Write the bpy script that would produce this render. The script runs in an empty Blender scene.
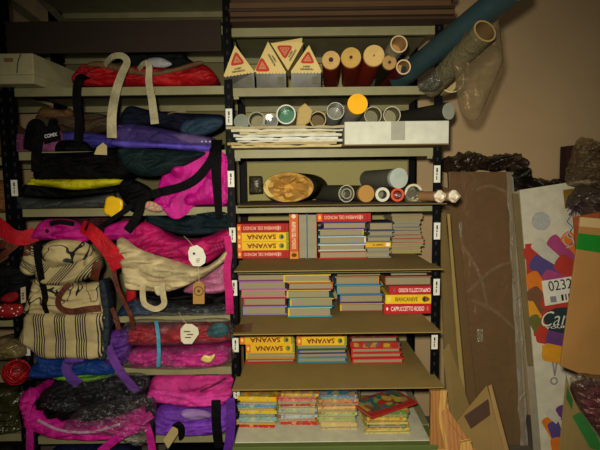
import bpy, math, random
from mathutils import Vector, Matrix, noise, geometry
random.seed(7)
COL = bpy.context.scene.collection
SC = bpy.context.scene

# ------------------------------------------------------------------ camera
FPX, ROLL, PITCH, CH = 450.0, 0.012, math.radians(5.2), 1.5
cP, sP = math.cos(PITCH), math.sin(PITCH)
fw = Vector((0, cP, -sP)); up = Vector((0, sP, cP)); rt = Vector((1, 0, 0))
cx = (rt - ROLL*up).normalized(); cy = (up + ROLL*rt).normalized()
cam = bpy.data.cameras.new('camera'); camo = bpy.data.objects.new('camera', cam); COL.objects.link(camo)
camo.matrix_world = Matrix(((cx.x, cy.x, -fw.x, 0), (cx.y, cy.y, -fw.y, 0), (cx.z, cy.z, -fw.z, CH), (0, 0, 0, 1)))
cam.sensor_width = 36; cam.lens = 27; cam.clip_start = 0.02
SC.camera = camo

def ray(px, py):
    dx, dy = px-300, py-225
    a, b = dx-ROLL*dy, dy+ROLL*dx
    return Vector((a, FPX*cP-b*sP, -FPX*sP-b*cP))
O = Vector((0, 0, CH))
def P(px, py, Y):
    d = ray(px, py); return O + d*(Y/d.y)
def Pz(px, py, z):
    d = ray(px, py); return O + d*((z-CH)/d.z)
def Ppl(px, py, p0, n):
    d = ray(px, py); return O + d*((p0-O).dot(n)/d.dot(n))

# ------------------------------------------------------------------ materials
def srgb(c):
    if isinstance(c, str): c = tuple(int(c[i:i+2], 16)/255 for i in (0, 2, 4))
    return tuple(x/12.92 if x <= .04045 else ((x+.055)/1.055)**2.4 for x in c)
MATS = {}
class NT:
    def __init__(s, name):
        s.m = bpy.data.materials.new(name); s.m.use_nodes = True; s.t = s.m.node_tree; s.n = s.t.nodes; s.l = s.t.links
        s.b = s.n['Principled BSDF']; s.o = s.n['Material Output']
    def new(s, t, **k):
        x = s.n.new(t)
        for a, v in k.items(): setattr(x, a, v)
        return x
    def lk(s, a, b): s.l.new(a, b)
    def coord(s): return s.new('ShaderNodeTexCoord').outputs['Object']
    def noise(s, scale, detail=3, co=None, rough=.5, dist=0):
        x = s.new('ShaderNodeTexNoise'); x.inputs['Scale'].default_value = scale; x.inputs['Detail'].default_value = detail
        x.inputs['Roughness'].default_value = rough; x.inputs['Distortion'].default_value = dist
        s.lk(co or s.coord(), x.inputs['Vector']); return x.outputs['Fac']
    def math(s, op, a, b=None, clamp=False):
        x = s.new('ShaderNodeMath', operation=op); x.use_clamp = clamp
        for i, v in ((0, a), (1, b)):
            if v is None: continue
            if hasattr(v, 'is_linked'): s.lk(v, x.inputs[i])
            else: x.inputs[i].default_value = v
        return x.outputs[0]
    def ramp(s, fac, stops, const=False):
        x = s.new('ShaderNodeValToRGB'); s.lk(fac, x.inputs[0]); e = x.color_ramp.elements
        if const: x.color_ramp.interpolation = 'CONSTANT'
        while len(e) < len(stops): e.new(.5)
        for el, (p, c) in zip(e, stops): el.position = p; el.color = (*c[:3], 1)
        return x.outputs[0]
    def mixc(s, fac, a, b):
        x = s.new('ShaderNodeMix', data_type='RGBA')
        if hasattr(fac, 'is_linked'): s.lk(fac, x.inputs[0])
        else: x.inputs[0].default_value = fac
        for i, v in ((6, a), (7, b)):
            if hasattr(v, 'is_linked'): s.lk(v, x.inputs[i])
            else: x.inputs[i].default_value = (*v[:3], 1)
        return x.outputs[2]
    def bump(s, h, strength=.3, dist=.004):
        x = s.new('ShaderNodeBump'); x.inputs['Strength'].default_value = strength; x.inputs['Distance'].default_value = dist
        s.lk(h, x.inputs['Height']); s.lk(x.outputs[0], s.b.inputs['Normal']); return x.outputs[0]

def M(kind, c, rough=None, **k):
    key = (kind, str(c), rough, str(sorted(k.items())))
    if key in MATS: return MATS[key]
    n = NT(f'{kind}_{c if isinstance(c, str) else len(MATS)}'); b = n.b; col = srgb(c)
    dk = tuple(x*.68 for x in col); lt = tuple(min(1, x*1.22) for x in col)
    b.inputs['Roughness'].default_value = rough if rough is not None else .7
    if kind == 'fabric':
        f = n.noise(14, 4); n.lk(n.ramp(f, [(.3, dk), (.7, lt)]), b.inputs['Base Color'])
        b.inputs['Roughness'].default_value = rough or .62
        h = n.math('ADD', n.noise(17, 4, dist=1.2), n.math('MULTIPLY', n.noise(900, 1), .1))
        n.bump(h, .6, .022)
        b.inputs['Specular IOR Level'].default_value = .12 if max(col) < .03 else .35
    elif kind == 'card':
        mp = n.new('ShaderNodeMapping'); mp.inputs['Scale'].default_value = (1, 1, 1); n.lk(n.coord(), mp.inputs[0])
        f = n.noise(7, 5, mp.outputs[0]); g = n.noise(220, 2, mp.outputs[0])
        n.lk(n.mixc(n.math('ADD', n.math('MULTIPLY', f, .7), n.math('MULTIPLY', g, .3)), tuple(x*.72 for x in col), tuple(min(1, x*1.2) for x in col)), b.inputs['Base Color'])
        b.inputs['Roughness'].default_value = rough or .8; n.bump(f, .15, .006)
    elif kind == 'paper':
        f = n.noise(20, 4); n.lk(n.ramp(f, [(.3, tuple(x*.85 for x in col)), (.7, col)]), b.inputs['Base Color']); n.bump(n.noise(30, 3), .2, .004)
    elif kind == 'pages':
        w = n.new('ShaderNodeTexWave', bands_direction='Z'); w.inputs['Scale'].default_value = 160; w.inputs['Distortion'].default_value = 1.5
        n.lk(n.coord(), w.inputs['Vector'])
        n.lk(n.mixc(w.outputs['Fac'], tuple(x*.7 for x in col), col), b.inputs['Base Color'])
    elif kind == 'metal':
        f = n.noise(12, 5); n.lk(n.ramp(f, [(.3, tuple(x*.8 for x in col)), (.7, col)]), b.inputs['Base Color'])
        b.inputs['Roughness'].default_value = rough or .5; b.inputs['Metallic'].default_value = k.get('metallic', .0); b.inputs['Specular IOR Level'].default_value = .08 if max(col) < .05 else .4
    elif kind == 'plastic':
        f = n.noise(25, 3); n.lk(n.ramp(f, [(.3, tuple(x*.85 for x in col)), (.7, col)]), b.inputs['Base Color'])
        b.inputs['Roughness'].default_value = rough or .3; n.bump(f, .1, .004)
    elif kind == 'crinkle':          # dark shiny plastic sheeting
        f = n.noise(9, 6, dist=1.2); n.lk(n.ramp(f, [(.35, dk), (.75, lt)]), b.inputs['Base Color'])
        b.inputs['Roughness'].default_value = rough or .22; n.bump(n.noise(k.get('scale', 15), 4, dist=1.2), .8, .03)
        b.inputs['Alpha'].default_value = k.get('alpha', 1)
    elif kind == 'film':             # clear film: mostly see-through, glossy wrinkles
        f = n.noise(k.get('scale', 30), 4, dist=1.3); bn = n.bump(f, 1.0, .02)
        tr = n.new('ShaderNodeBsdfTransparent'); tr.inputs[0].default_value = (*[min(1, .85+.15*x/max(col)) for x in col], 1)
        gl = n.new('ShaderNodeBsdfGlossy'); gl.inputs['Roughness'].default_value = rough or .16; gl.inputs[0].default_value = (*col, 1); n.lk(bn, gl.inputs['Normal'])
        df = n.new('ShaderNodeBsdfDiffuse'); df.inputs[0].default_value = (*col, 1); n.lk(bn, df.inputs['Normal'])
        m1 = n.new('ShaderNodeMixShader'); m1.inputs[0].default_value = k.get('haze', .35); n.lk(gl.outputs[0], m1.inputs[1]); n.lk(df.outputs[0], m1.inputs[2])
        lw = n.new('ShaderNodeLayerWeight'); lw.inputs[0].default_value = .35; n.lk(bn, lw.inputs['Normal'])
        fac = n.math('ADD', n.math('MULTIPLY', lw.outputs['Facing'], .55), k.get('base', .12), True)
        m2 = n.new('ShaderNodeMixShader'); n.lk(fac, m2.inputs[0]); n.lk(tr.outputs[0], m2.inputs[1]); n.lk(m1.outputs[0], m2.inputs[2])
        n.lk(m2.outputs[0], n.o.inputs['Surface'])
    elif kind == 'wood':
        w = n.new('ShaderNodeTexWave', bands_direction='X'); w.inputs['Scale'].default_value = 5; w.inputs['Distortion'].default_value = 9; w.inputs['Detail'].default_value = 3
        mp = n.new('ShaderNodeMapping'); mp.inputs['Scale'].default_value = (3, 3, .4); n.lk(n.coord(), mp.inputs[0]); n.lk(mp.outputs[0], w.inputs['Vector'])
        n.lk(n.mixc(w.outputs['Fac'], tuple(x*.75 for x in col), col), b.inputs['Base Color'])
    elif kind == 'comic':            # printed cover art: patches of colour
        v = n.new('ShaderNodeTexVoronoi'); v.inputs['Scale'].default_value = k.get('scale', 34); n.lk(n.coord(), v.inputs['Vector'])
        sp = n.new('ShaderNodeSeparateColor'); n.lk(v.outputs['Color'], sp.inputs[0])
        cs = [srgb(x) for x in k.get('cols', ('c03020', 'd8b838', '3f7a60', '3a6fa0', 'c8a078', '7a2a22'))]
        art = n.ramp(sp.outputs[0], [(i/len(cs), q) for i, q in enumerate(cs)], True)
        n.lk(n.mixc(n.math('MULTIPLY', n.noise(18, 3), 1.0), col, art), b.inputs['Base Color']); b.inputs['Roughness'].default_value = .35
    elif kind == 'wall':
        f = n.noise(3, 6); g = n.noise(140, 2)
        n.lk(n.mixc(n.math('ADD', n.math('MULTIPLY', f, .65), n.math('MULTIPLY', g, .35)), tuple(x*.8 for x in col), tuple(min(1, x*1.15) for x in col)), b.inputs['Base Color'])
        b.inputs['Roughness'].default_value = .9; n.bump(g, .3, .003)
    elif kind == 'stripe':           # canvas with groups of thin dark stripes
        sp = n.new('ShaderNodeSeparateXYZ'); n.lk(n.coord(), sp.inputs[0]); a = k['ang']
        u = n.math('ADD', n.math('MULTIPLY', sp.outputs[0], math.cos(a)), n.math('MULTIPLY', sp.outputs[2], math.sin(a)))
        u = n.math('ADD', u, n.math('MULTIPLY', n.noise(6, 2), k.get('warp', .006)))
        u = n.math('ADD', u, 5+k.get('off', 0))
        grp = n.math('LESS_THAN', n.math('FRACT', n.math('DIVIDE', u, k['period'])), .55)
        ln = n.math('LESS_THAN', n.math('FRACT', n.math('DIVIDE', u, k['period']*.55/5)), .5)
        fac = n.math('MULTIPLY', grp, ln)
        n.lk(n.mixc(fac, n.ramp(n.noise(10, 3), [(.3, dk), (.7, col)]), srgb('1c1c24')), b.inputs['Base Color']); n.bump(n.noise(30, 4), .35, .01)
    elif kind == 'doodle':           # canvas with loose black brush lines
        f = n.noise(k.get('scale', 8), 1.2, dist=.9)
        ed = n.math('LESS_THAN', n.math('ABSOLUTE', n.math('SUBTRACT', n.math('FRACT', n.math('MULTIPLY', f, 5.0)), .5)), .07)
        n.lk(n.mixc(ed, n.ramp(n.noise(10, 3), [(.3, dk), (.7, col)]), srgb('1c1a1c')), b.inputs['Base Color']); n.bump(n.noise(30, 4), .35, .01)
    elif kind == 'dots':
        v = n.new('ShaderNodeTexVoronoi'); v.inputs['Scale'].default_value = k.get('scale', 45); n.lk(n.coord(), v.inputs['Vector'])
        n.lk(n.mixc(n.math('LESS_THAN', v.outputs['Distance'], .25), col, srgb(k.get('dot', 'e8e0d0'))), b.inputs['Base Color'])
    elif kind == 'glitter':
        v = n.new('ShaderNodeTexVoronoi'); v.inputs['Scale'].default_value = 300; n.lk(n.coord(), v.inputs['Vector'])
        n.lk(n.mixc(v.outputs['Distance'], lt, dk), b.inputs['Base Color']); b.inputs['Roughness'].default_value = .25; n.bump(v.outputs['Distance'], .8, .003)
    else:
        b.inputs['Base Color'].default_value = (*col, 1)
    MATS[key] = n.m; return n.m

# ------------------------------------------------------------------ mesh builder
def catmull(pts, n, closed=False):
    out = []; m = len(pts)
    segs = m if closed else m-1
    for i in range(segs):
        g = lambda j: pts[j % m] if closed else pts[max(0, min(m-1, j))]
        p0, p1, p2, p3 = g(i-1), g(i), g(i+1), g(i+2)
        for s in range(n):
            t = s/n
            out.append(.5*((2*p1)+(p2-p0)*t+(2*p0-5*p1+4*p2-p3)*t*t+(3*p1-p0-3*p2+p3)*t*t*t))
    if not closed: out.append(pts[-1].copy())
    return out

_TX = {}
def text_geo(s, bold=.02, shear=0):
    k = (s, bold, shear)
    if k not in _TX:
        c = bpy.data.curves.new('t', 'FONT'); c.body = s; c.size = 1; c.offset = bold; c.shear = shear; c.align_x = 'CENTER'; c.resolution_u = 3; c.fill_mode = 'FRONT'
        o = bpy.data.objects.new('t', c); COL.objects.link(o); dg = bpy.context.evaluated_depsgraph_get(); dg.update()
        me = bpy.data.meshes.new_from_object(o.evaluated_get(dg))
        v = [(p.co.x, p.co.y) for p in me.vertices]; f = [tuple(p.vertices) for p in me.polygons]
        bpy.data.objects.remove(o); bpy.data.curves.remove(c); bpy.data.meshes.remove(me)
        xs = [a for a, _ in v]; ys = [b for _, b in v]
        x0, x1, y0, y1 = min(xs), max(xs), min(ys), max(ys)
        _TX[k] = ([((a-(x0+x1)/2)/(x1-x0), (b-(y0+y1)/2)/(y1-y0)) for a, b in v], f)
    return _TX[k]

class MB:
    def __init__(s): s.v = []; s.f = []; s.mi = []; s.sm = []
    def add(s, vs, fs, mi=0, smooth=False):
        o = len(s.v); s.v += [Vector(v) for v in vs]
        for f in fs: s.f.append(tuple(i+o for i in f)); s.mi.append(mi); s.sm.append(smooth)
        return s
    def box(s, x0, x1, y0, y1, z0, z1, mi=0):
        return s.hexa([(x0, y0, z0), (x1, y0, z0), (x1, y1, z0), (x0, y1, z0)], [(x0, y0, z1), (x1, y0, z1), (x1, y1, z1), (x0, y1, z1)], mi)
    def hexa(s, a, b, mi=0):
        n = len(a)
        return s.add(list(a)+list(b), [tuple(range(n))[::-1], tuple(range(n, 2*n))]+[(i, (i+1) % n, n+(i+1) % n, n+i) for i in range(n)], mi)
    def prism(s, poly, off, mi=0):           # polygon of Vectors extruded by a vector
        off = Vector(off); return s.hexa([Vector(p) for p in poly], [Vector(p)+off for p in poly], mi)
    def tube(s, path, r, mi=0, seg=20, caps=(True, True), smooth=True):
        n = len(path); vs = []
        for i, p in enumerate(path):
            t = (path[min(n-1, i+1)]-path[max(0, i-1)]).normalized()
            a = t.cross(Vector((0, 0, 1)) if abs(t.z) < .9 else Vector((1, 0, 0))).normalized(); b = a.cross(t)
            rr = r[i] if isinstance(r, (list, tuple)) else r
            vs += [p+rr*(math.cos(q)*a+math.sin(q)*b) for q in [2*math.pi*j/seg for j in range(seg)]]
        fs = [(i*seg+j, i*seg+(j+1) % seg, (i+1)*seg+(j+1) % seg, (i+1)*seg+j) for i in range(n-1) for j in range(seg)]
        s.add(vs, fs, mi, smooth)
        if caps[0]: s.add(vs[:seg], [tuple(range(seg))], mi)
        if caps[1]: s.add(vs[-seg:], [tuple(range(seg))[::-1]], mi)
        return s
    def pipe(s, a, b, r, wall, mo=0, mi_=1, me=2, seg=28, depth=None):   # hollow tube with visible rim; far end closed
        a, b = Vector(a), Vector(b); t = (b-a).normalized(); u = t.cross(Vector((0, 0, 1))).normalized(); w = u.cross(t)
        c = lambda o, r_: [o+r_*(math.cos(q)*u+math.sin(q)*w) for q in [2*math.pi*j/seg for j in range(seg)]]
        ri = r-wall; dd = min(depth or .09, (b-a).length*.97)
        rings = [c(b, r), c(a, r), c(a, ri), c(a+t*dd, ri)]
        for k, m in ((0, mo), (1, me), (2, mi_)):
            s.add(rings[k]+rings[k+1], [(j, (j+1) % seg, seg+(j+1) % seg, seg+j) for j in range(seg)], m, k != 1)
        s.add(rings[0], [tuple(range(seg))], mo); s.add(rings[3], [tuple(range(seg))], mi_)
        return s
    def disc(s, c, r, nrm, mi=0, seg=24, ry=None, u=None):
        nrm = Vector(nrm).normalized(); u = u or nrm.cross(Vector((0, 0, 1))).normalized(); w = u.cross(nrm); ry = ry or r
        return s.add([Vector(c)+r*math.cos(q)*u+ry*math.sin(q)*w for q in [2*math.pi*j/seg for j in range(seg)]], [tuple(range(seg))], mi)
    def strap(s, pts, w, mi=0, th=.003, n=8, tw=0):
        p = [P(*q) if not isinstance(q, Vector) else q for q in pts]; p = catmull(p, n); m = len(p); vs = []
        prev = None
        for i, q in enumerate(p):
            t = (p[min(m-1, i+1)]-p[max(0, i-1)]).normalized()
            sd = t.cross(Vector((0, 1, 0)))
            if sd.length < .25 and prev is not None: sd = prev - t*prev.dot(t)
            if sd.length < 1e-4: sd = Vector((1, 0, 0))
            sd.normalize()
            if prev is not None and sd.dot(prev) < 0: sd = -sd
            prev = sd; nn = sd.cross(t).normalized()
            if tw: ang = tw*math.sin(i*.55); sd, nn = sd*math.cos(ang)+nn*math.sin(ang), nn*math.cos(ang)-sd*math.sin(ang)
            ww = w[0]+(w[1]-w[0])*i/(m-1) if isinstance(w, tuple) else w
            vs += [q+sd*ww/2+nn*th/2, q-sd*ww/2+nn*th/2, q-sd*ww/2-nn*th/2, q+sd*ww/2-nn*th/2]
        fs = [(i*4+j, i*4+(j+1) % 4, i*4+4+(j+1) % 4, i*4+4+j) for i in range(m-1) for j in range(4)]
        fs += [(3, 2, 1, 0), tuple((m-1)*4+j for j in range(4))]
        return s.add(vs, fs, mi)
    def text(s, st, c, ux, uz, w, h, mi=0, bold=.02, shear=0):   # lettering centred at c; ux reading direction, uz letter-up direction
        v, f = text_geo(st, bold, shear); ux, uz = Vector(ux).normalized(), Vector(uz).normalized()
        return s.add([Vector(c)+ux*a*w+uz*b*h for a, b in v], f, mi)
    def poly(s, pts, mi=0): return s.add(pts, [tuple(range(len(pts)))], mi)
    def build(s, name, mats, parent=None, bevel=0, local=False, thing=None):
        if not isinstance(mats, (list, tuple)): mats = [mats]
        loc = Vector((0, 0, 0))
        if not local:
            if parent is not None:
                r = parent
                while r.parent: r = r.parent
                loc = Vector(r.location)
            else:
                lo = [min(v[i] for v in s.v) for i in range(3)]; hi = [max(v[i] for v in s.v) for i in range(3)]
                loc = Vector(((lo[0]+hi[0])/2, (lo[1]+hi[1])/2, lo[2]))
        me = bpy.data.meshes.new(name); me.from_pydata([v-loc for v in s.v], [], s.f)
        for m in mats: me.materials.append(m)
        me.polygons.foreach_set('material_index', s.mi); me.polygons.foreach_set('use_smooth', s.sm)
        me.validate(); me.update()
        o = bpy.data.objects.new(name, me); COL.objects.link(o)
        if parent is not None: o.parent = parent
        elif not local: o.location = loc
        if bevel:
            b = o.modifiers.new('b', 'BEVEL'); b.width = bevel; b.segments = 2; b.limit_method = 'ANGLE'; b.angle_limit = .8
        if thing: tag(o, *thing)
        return o

def tag(o, label, cat, group=None, kind=None):
    o['label'] = label; o['category'] = cat
    if group: o['group'] = group
    if kind: o['kind'] = kind
    return o
def thing(name, label, cat, loc, rz=0, group=None):
    o = bpy.data.objects.new(name, None); COL.objects.link(o); o.location = loc; o.rotation_euler = (0, 0, rz); o.empty_display_size = .05
    return tag(o, label, cat, group)
def struct(mb, name, mats):
    o = mb.build(name, mats); o['kind'] = 'structure'; return o

def fit_bay(F3, B3, zc, Y):
    # keep a soft body clear of the posts and shelves of the bag bay: what is lower than its shelf hangs in front of the lip
    if not (XL-.1 < sum(v.x for v in F3)/len(F3) < XM) or Y > 2.6: return
    tops = sorted(zL.values()); below = [z for z in tops if z <= zc+.01]; above = [z for z in tops if z > zc+.01]
    zb = (below[-1] if below else -9)+.0015; zt = (above[0] if above else 9)-.041
    x0, x1 = XL+PW+.005, XM-PW-.005
    if Y > 2.25:
        for f, b in zip(F3, B3): f.x = max(x0, min(x1, f.x)); b.x = max(x0, min(x1, b.x))
    for f, b in zip(F3, B3):
        if not zb < f.z < zt: f.y = min(f.y, YF-.007)
        if not zb+.012 < b.z < zt-.012 or not x0 < b.x < x1: b.y = min(b.y, YF-.004)
        if not x0 < f.x < x1: f.y = min(f.y, YF-.006)
        b.y = max(b.y, f.y+.002)
# soft bodies: an outline in the upright plane at depth Y, inflated front and back, with folds
def soft(outline, Y, front=.04, back=.15, fold=.006, ang=0., fs=(6, 30), R=.045, zmin=None, zmax=None, res=.0075, seed=0, bumps=None, smooth=3, jag=0, mb=None, mi=0, tilt=0.):
    pts = [P(x, y, Y) for x, y in outline]
    pts = [Vector((p.x, p.z)) for p in pts]
    cm = catmull(pts, smooth*3, True) if smooth else pts
    # resample
    per = []; L = sum((cm[(i+1) % len(cm)]-cm[i]).length for i in range(len(cm))); n = max(12, int(L/res)); step = L/n; acc = 0; per.append(cm[0].copy())
    for i in range(len(cm)):
        a, b = cm[i], cm[(i+1) % len(cm)]; d = (b-a).length; t = step-acc
        while t <= d and len(per) < n: per.append(a+(b-a)*(t/d if d else 0)); t += step
        acc = (acc+d) % step
    if jag:
        per = [p+Vector((noise.noise(Vector((p.x*40, p.y*40, seed))), noise.noise(Vector((p.x*40, p.y*40, seed+9)))))*jag for p in per]
    n = len(per)
    segs = [(per[i], per[(i+1) % n]) for i in range(n)]
    def inside(q):
        c = False
        for a, b in segs:
            if (a.y > q.y) != (b.y > q.y) and q.x < (b.x-a.x)*(q.y-a.y)/(b.y-a.y)+a.x: c = not c
        return c
    def dist(q):
        m = 9.
        for a, b in segs:
            ab = b-a; l2 = ab.length_squared or 1e-12; t = max(0, min(1, (q-a).dot(ab)/l2)); d = (a+ab*t-q).length_squared
            if d < m: m = d
        return math.sqrt(m)
    xs = [p.x for p in per]; zs = [p.y for p in per]
    vs2 = list(per); rnd = random.Random(seed)
    z = min(zs)+res*.5; row = 0
    while z < max(zs):
        x = min(xs)+res*(.5 if row % 2 else 0)
        while x < max(xs):
            q = Vector((x+rnd.uniform(-.15, .15)*res, z+rnd.uniform(-.15, .15)*res))
            if inside(q) and dist(q) > res*.55: vs2.append(q)
            x += res
        z += res*.87; row += 1
    r = geometry.delaunay_2d_cdt(vs2, [], [list(range(n))], 1, 1e-6)
    V, Fc = r[0], r[2]
    ca, sa = math.cos(ang), math.sin(ang); zc = (min(zs)+max(zs))/2
    nV = len(V); F3 = []; B3 = []
    for q in V:
        d = dist(q); e = min(1, d/R); pr = math.sqrt(max(0, 1-(1-e)**2))
        u, w = q.x*ca+q.y*sa, -q.x*sa+q.y*ca
        wv = noise.noise(Vector((u*4+seed, w*4, 3.1)))*.05
        rg = 1-2*abs(noise.noise(Vector((u*fs[0]+seed*3.7, (w+wv)*fs[1], seed))))
        rg += .5*(1-2*abs(noise.noise(Vector((u*fs[0]*2+seed, (w+wv)*fs[1]*2.1, seed+5)))))
        cr_ = 1-abs(noise.noise(Vector((u*fs[0]*.8+seed*1.3, (w+wv*1.6)*fs[1]*.8, seed+11)))); cr_ = cr_**6
        off = front*pr + fold*1.8*(rg-1.3*cr_)*min(1, e*1.6)
        if bumps:
            for bx, by, br, bh in bumps:
                c = P(bx, by, Y); dd = math.hypot(q.x-c.x, q.y-c.z)/br
                if dd < 1: off += bh*(1-dd*dd)**1.2
        zz = q.y
        if zmin is not None: zz = max(zz, zmin)
        if zmax is not None: zz = min(zz, zmax)
        dy = (q.y-zc)*tilt
        F3.append(Vector((q.x, Y+dy-off, zz)))
        B3.append(Vector((q.x, Y+dy+max(.002, back*min(1, d/R*1.5)**.6) if d > 1e-6 else Y+dy+.001, zz)))
    if 'zL' in globals(): fit_bay(F3, B3, (min(zs)+max(zs))/2, Y)
    mb = mb or MB()
    fs_ = []
    for f in Fc:
        a, b, c = [V[i] for i in f[:3]]
        if (b-a).cross(c-a) < 0: f = f[::-1]
        fs_.append(tuple(f)); fs_.append(tuple(nV+i for i in f[::-1]))
    eds = {}
    for f in Fc:
        for i in range(len(f)):
            k = tuple(sorted((f[i], f[(i+1) % len(f)]))); eds[k] = eds.get(k, 0)+1
    for (a, b), c in eds.items():
        if c == 1: fs_.append((a, b, nV+b, nV+a))
    mb.add(F3+B3, fs_, mi, True)
    return mb
def center(pts, Y, z=None):
    p = [P(x, y, Y) for x, y in pts]
    return Vector((sum(q.x for q in p)/len(p), Y, z if z is not None else min(q.z for q in p)))
# ------------------------------------------------------------------ setting
YW, YF, YB = 2.78, 2.15, 2.64
wallm = M('wall', 'b39a78')
struct(MB().box(-3.2, 2.6, YW, YW+.1, 0, 3.1), 'wall_back', [wallm])
struct(MB().box(-3.2, 2.6, -1.6, YW+.1, -.1, 0), 'floor', [M('wall', '6a6258')])
struct(MB().box(-3.2, 2.6, -1.6, YW+.1, 3.1, 3.2), 'ceiling', [M('wall', '8a8274')])
struct(MB().box(2.6, 2.7, -1.6, YW+.1, 0, 3.1), 'wall_right', [wallm])
struct(MB().box(-3.3, -3.2, -1.6, YW+.1, 0, 3.1), 'wall_left', [wallm])

# ------------------------------------------------------------------ steel racks
blk, slot, steel, white = M('metal', '0e0f12', .5), M('metal', '303133'), M('metal', '8f8a68', .5), M('paper', 'd8d6cc')
dark = M('paper', '3a3a3c')
XL = P(16, 180, YF).x; XM = P(230, 150, YF).x; XR = P(437.5, 150, YF).x; PW = .019
def upright(x, y, sgn, root, front=True, h=2.75):
    mb = MB()
    s = 1 if front else -1
    mb.box(x-PW, x+PW, min(y, y+.003*s), max(y, y+.003*s), 0, h)
    xs = x-PW if sgn < 0 else x+PW
    mb.box(min(xs, xs-sgn*.003), max(xs, xs-sgn*.003), min(y+.003*s, y+.036*s), max(y+.003*s, y+.036*s), 0, h)
    if front:
        z = .1
        while z < h: mb.box(x-.0045, x+.0045, y-.0006, y+.0001, z, z+.018, 1); z += .05
    return mb.build('upright', [blk, slot], root)
def shelf_part(x0, x1, z, root, mat=steel):
    mb = MB(); mb.box(x0, x1, YF, YB, z-.003, z)
    mb.box(x0, x1, YF, YF+.003, z-.038, z-.003); mb.box(x0, x1, YF+.003, YF+.02, z-.038, z-.035)
    mb.box(x0, x1, YB-.003, YB, z-.038, z-.003); mb.box(x0, x1, YB-.02, YB-.003, z-.038, z-.035)
    return mb.build('shelf', mat, root)
def clip(x, z, root):
    return MB().box(x-.012, x+.012, YF+.004, YF+.012, z-.05, z-.038).build('bracket', steel, root)
def ptag(px, py, root, wpx=6.5, hpx=16, mk=True):
    c = P(px, py, YF-.002); w, h = wpx*YF/450, hpx*YF/450
    mb = MB().box(c.x-w/2, c.x+w/2, c.y-.0012, c.y, c.z-h/2, c.z+h/2)
    if mk:
        for k, (a, b) in enumerate(((-.34, -.12), (-.06, .04), (.1, .34))):
            mb.box(c.x-w*.12, c.x+w*(.02+.05*k), c.y-.0018, c.y-.0013, c.z+h*a, c.z+h*b, 1)
    return mb.build('paper_tag', [white, dark], root)
rack = thing('shelving_rack', 'black steel two-bay rack with beige shelves holding the bags and the books', 'rack', (0, YF, 0))
UP = []
for x, s in ((XL, -1), (XM, -1), (XR, 1)):
    UP.append(upright(x, YF, s, rack)); upright(x, YB, s, rack, False)
zR = {k: P(335, y, YF).z for k, y in dict(T0=-30, T1=27, A=87, B=149).items()}
sheetY = 2.0
for k, (x, y) in dict(C=(335, 204.5), D=(335, 270), E=(335, 333), F=(335, 388.5), G=(335, 441)).items(): zR[k] = P(x, y, sheetY).z
zL = {k: P(120, y, YF).z for k, y in dict(T0=-29, T1=27, A=87, B=151, C=208, D=315, E=368, F=436).items()}
for k, z in zR.items():
    zz = z if k in ('T0', 'T1', 'A', 'B') else z-.006
    sh = shelf_part(XM+PW+.002, XR-PW-.002, zz, rack)
    if k in 'AB': clip(XM+PW+.016, zz, sh); clip(XR-PW-.016, zz, sh)
for k, z in zL.items():
    shelf_part(XL+PW+.002, XM-PW-.002, z, rack)
pm = M('wall', 'a09868')
MB().box(XM+PW+.004, XR-PW-.004, YB+.004, YB+.012, .1, 2.7).build('back_panel', pm, rack); MB().box(XL+PW+.004, XM-PW-.004, YB+.004, YB+.012, .1, 2.7).build('back_panel', M('wall', '6c6444'), rack)
zlow = zR['G']-.3; shelf_part(XM+PW+.002, XR-PW-.002, zlow, rack); shelf_part(XL+PW+.002, XM-PW-.002, zL['F']-.33, rack)
for x, y, h in ((229, 117, 16), (231, 179, 16), (232.5, 235, 15), (234, 288, 16), (235.5, 345, 15), (236.5, 392, 14), (437, 174, 17), (437, 231, 17), (436.5, 287, 17), (434.5, 342, 15), (14.5, 188, 16), (27, 349, 14)):
    ptag(x, y, UP[0 if x < 100 else 1 if x < 300 else 2], 6.5, h)
# the neighbouring rack at the left edge
XN = XL-PW*2-.004
rack2 = thing('shelving_rack', 'black steel rack cut off by the left edge, standing beside the bag shelves', 'rack', (XN, YF, 0))
upright(XN, YF, 1, rack2); upright(XN, YB, 1, rack2, False); upright(XN-.95, YF, -1, rack2); upright(XN-.95, YB, -1, rack2, False)
zN = {k: P(5, y, YF).z for k, y in dict(T1=25, A=88, B=157, C=213, D=319, E=375, F=434).items()}
for z in list(zN.values()): shelf_part(XN-.95+PW+.002, XN-PW-.002, z, rack2)

# diagonal braces at the rear of the left bay
for a, b in (((8, 0), (40, 24)), ((42, 0), (64, 22))):
    p, q = P(*a, 2.60), P(*b, 2.60); d = (q-p).normalized(); n = Vector((d.z, 0, -d.x))*.018
    MB().prism([p+n-d*.1, q+n+d*.1, q-n+d*.1, p-n-d*.1], (0, .004, 0)).build('brace', M('metal', '6f6850'), rack2)
# ------------------------------------------------------------------ cardboard on the shelves
brown = M('card', '887342'); brown2 = M('card', '6a562e'); kraft = M('card', 'b08a4c'); dkbrown = M('card', '463222')
def notch_sheet(name, z, px0, px1, py, mat, label, th=.005, back=2.6, cat='cardboard sheet', yf=sheetY):
    xa, xb = P(px0, py, yf).x, P(px1, py, yf).x
    ia, ib = max(xa, XM+PW+.008), min(xb, XR-PW-.008)
    yn = YF-.008
    pl = [(xa, yf), (xb, yf), (xb, yn), (ib, yn), (ib, back), (ia, back), (ia, yn), (xa, yn)]
    mb = MB(); n = len(pl)
    # gentle sag at the overhanging front edge
    mb.hexa([Vector((x, y, z-th)) for x, y in pl], [Vector((x, y, z)) for x, y in pl])
    return mb.build(name, mat, thing=(label, cat))
notch_sheet('cardboard_sheet', zR['C'], 236, 447, 206, brown2, 'brown cardboard sheet jutting out under the rolls and tubes')
notch_sheet('cardboard_sheet', zR['D'], 234, 443, 270, M('card', '8d7643'), 'brown cardboard sheet under the upper row of book stacks')
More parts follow.
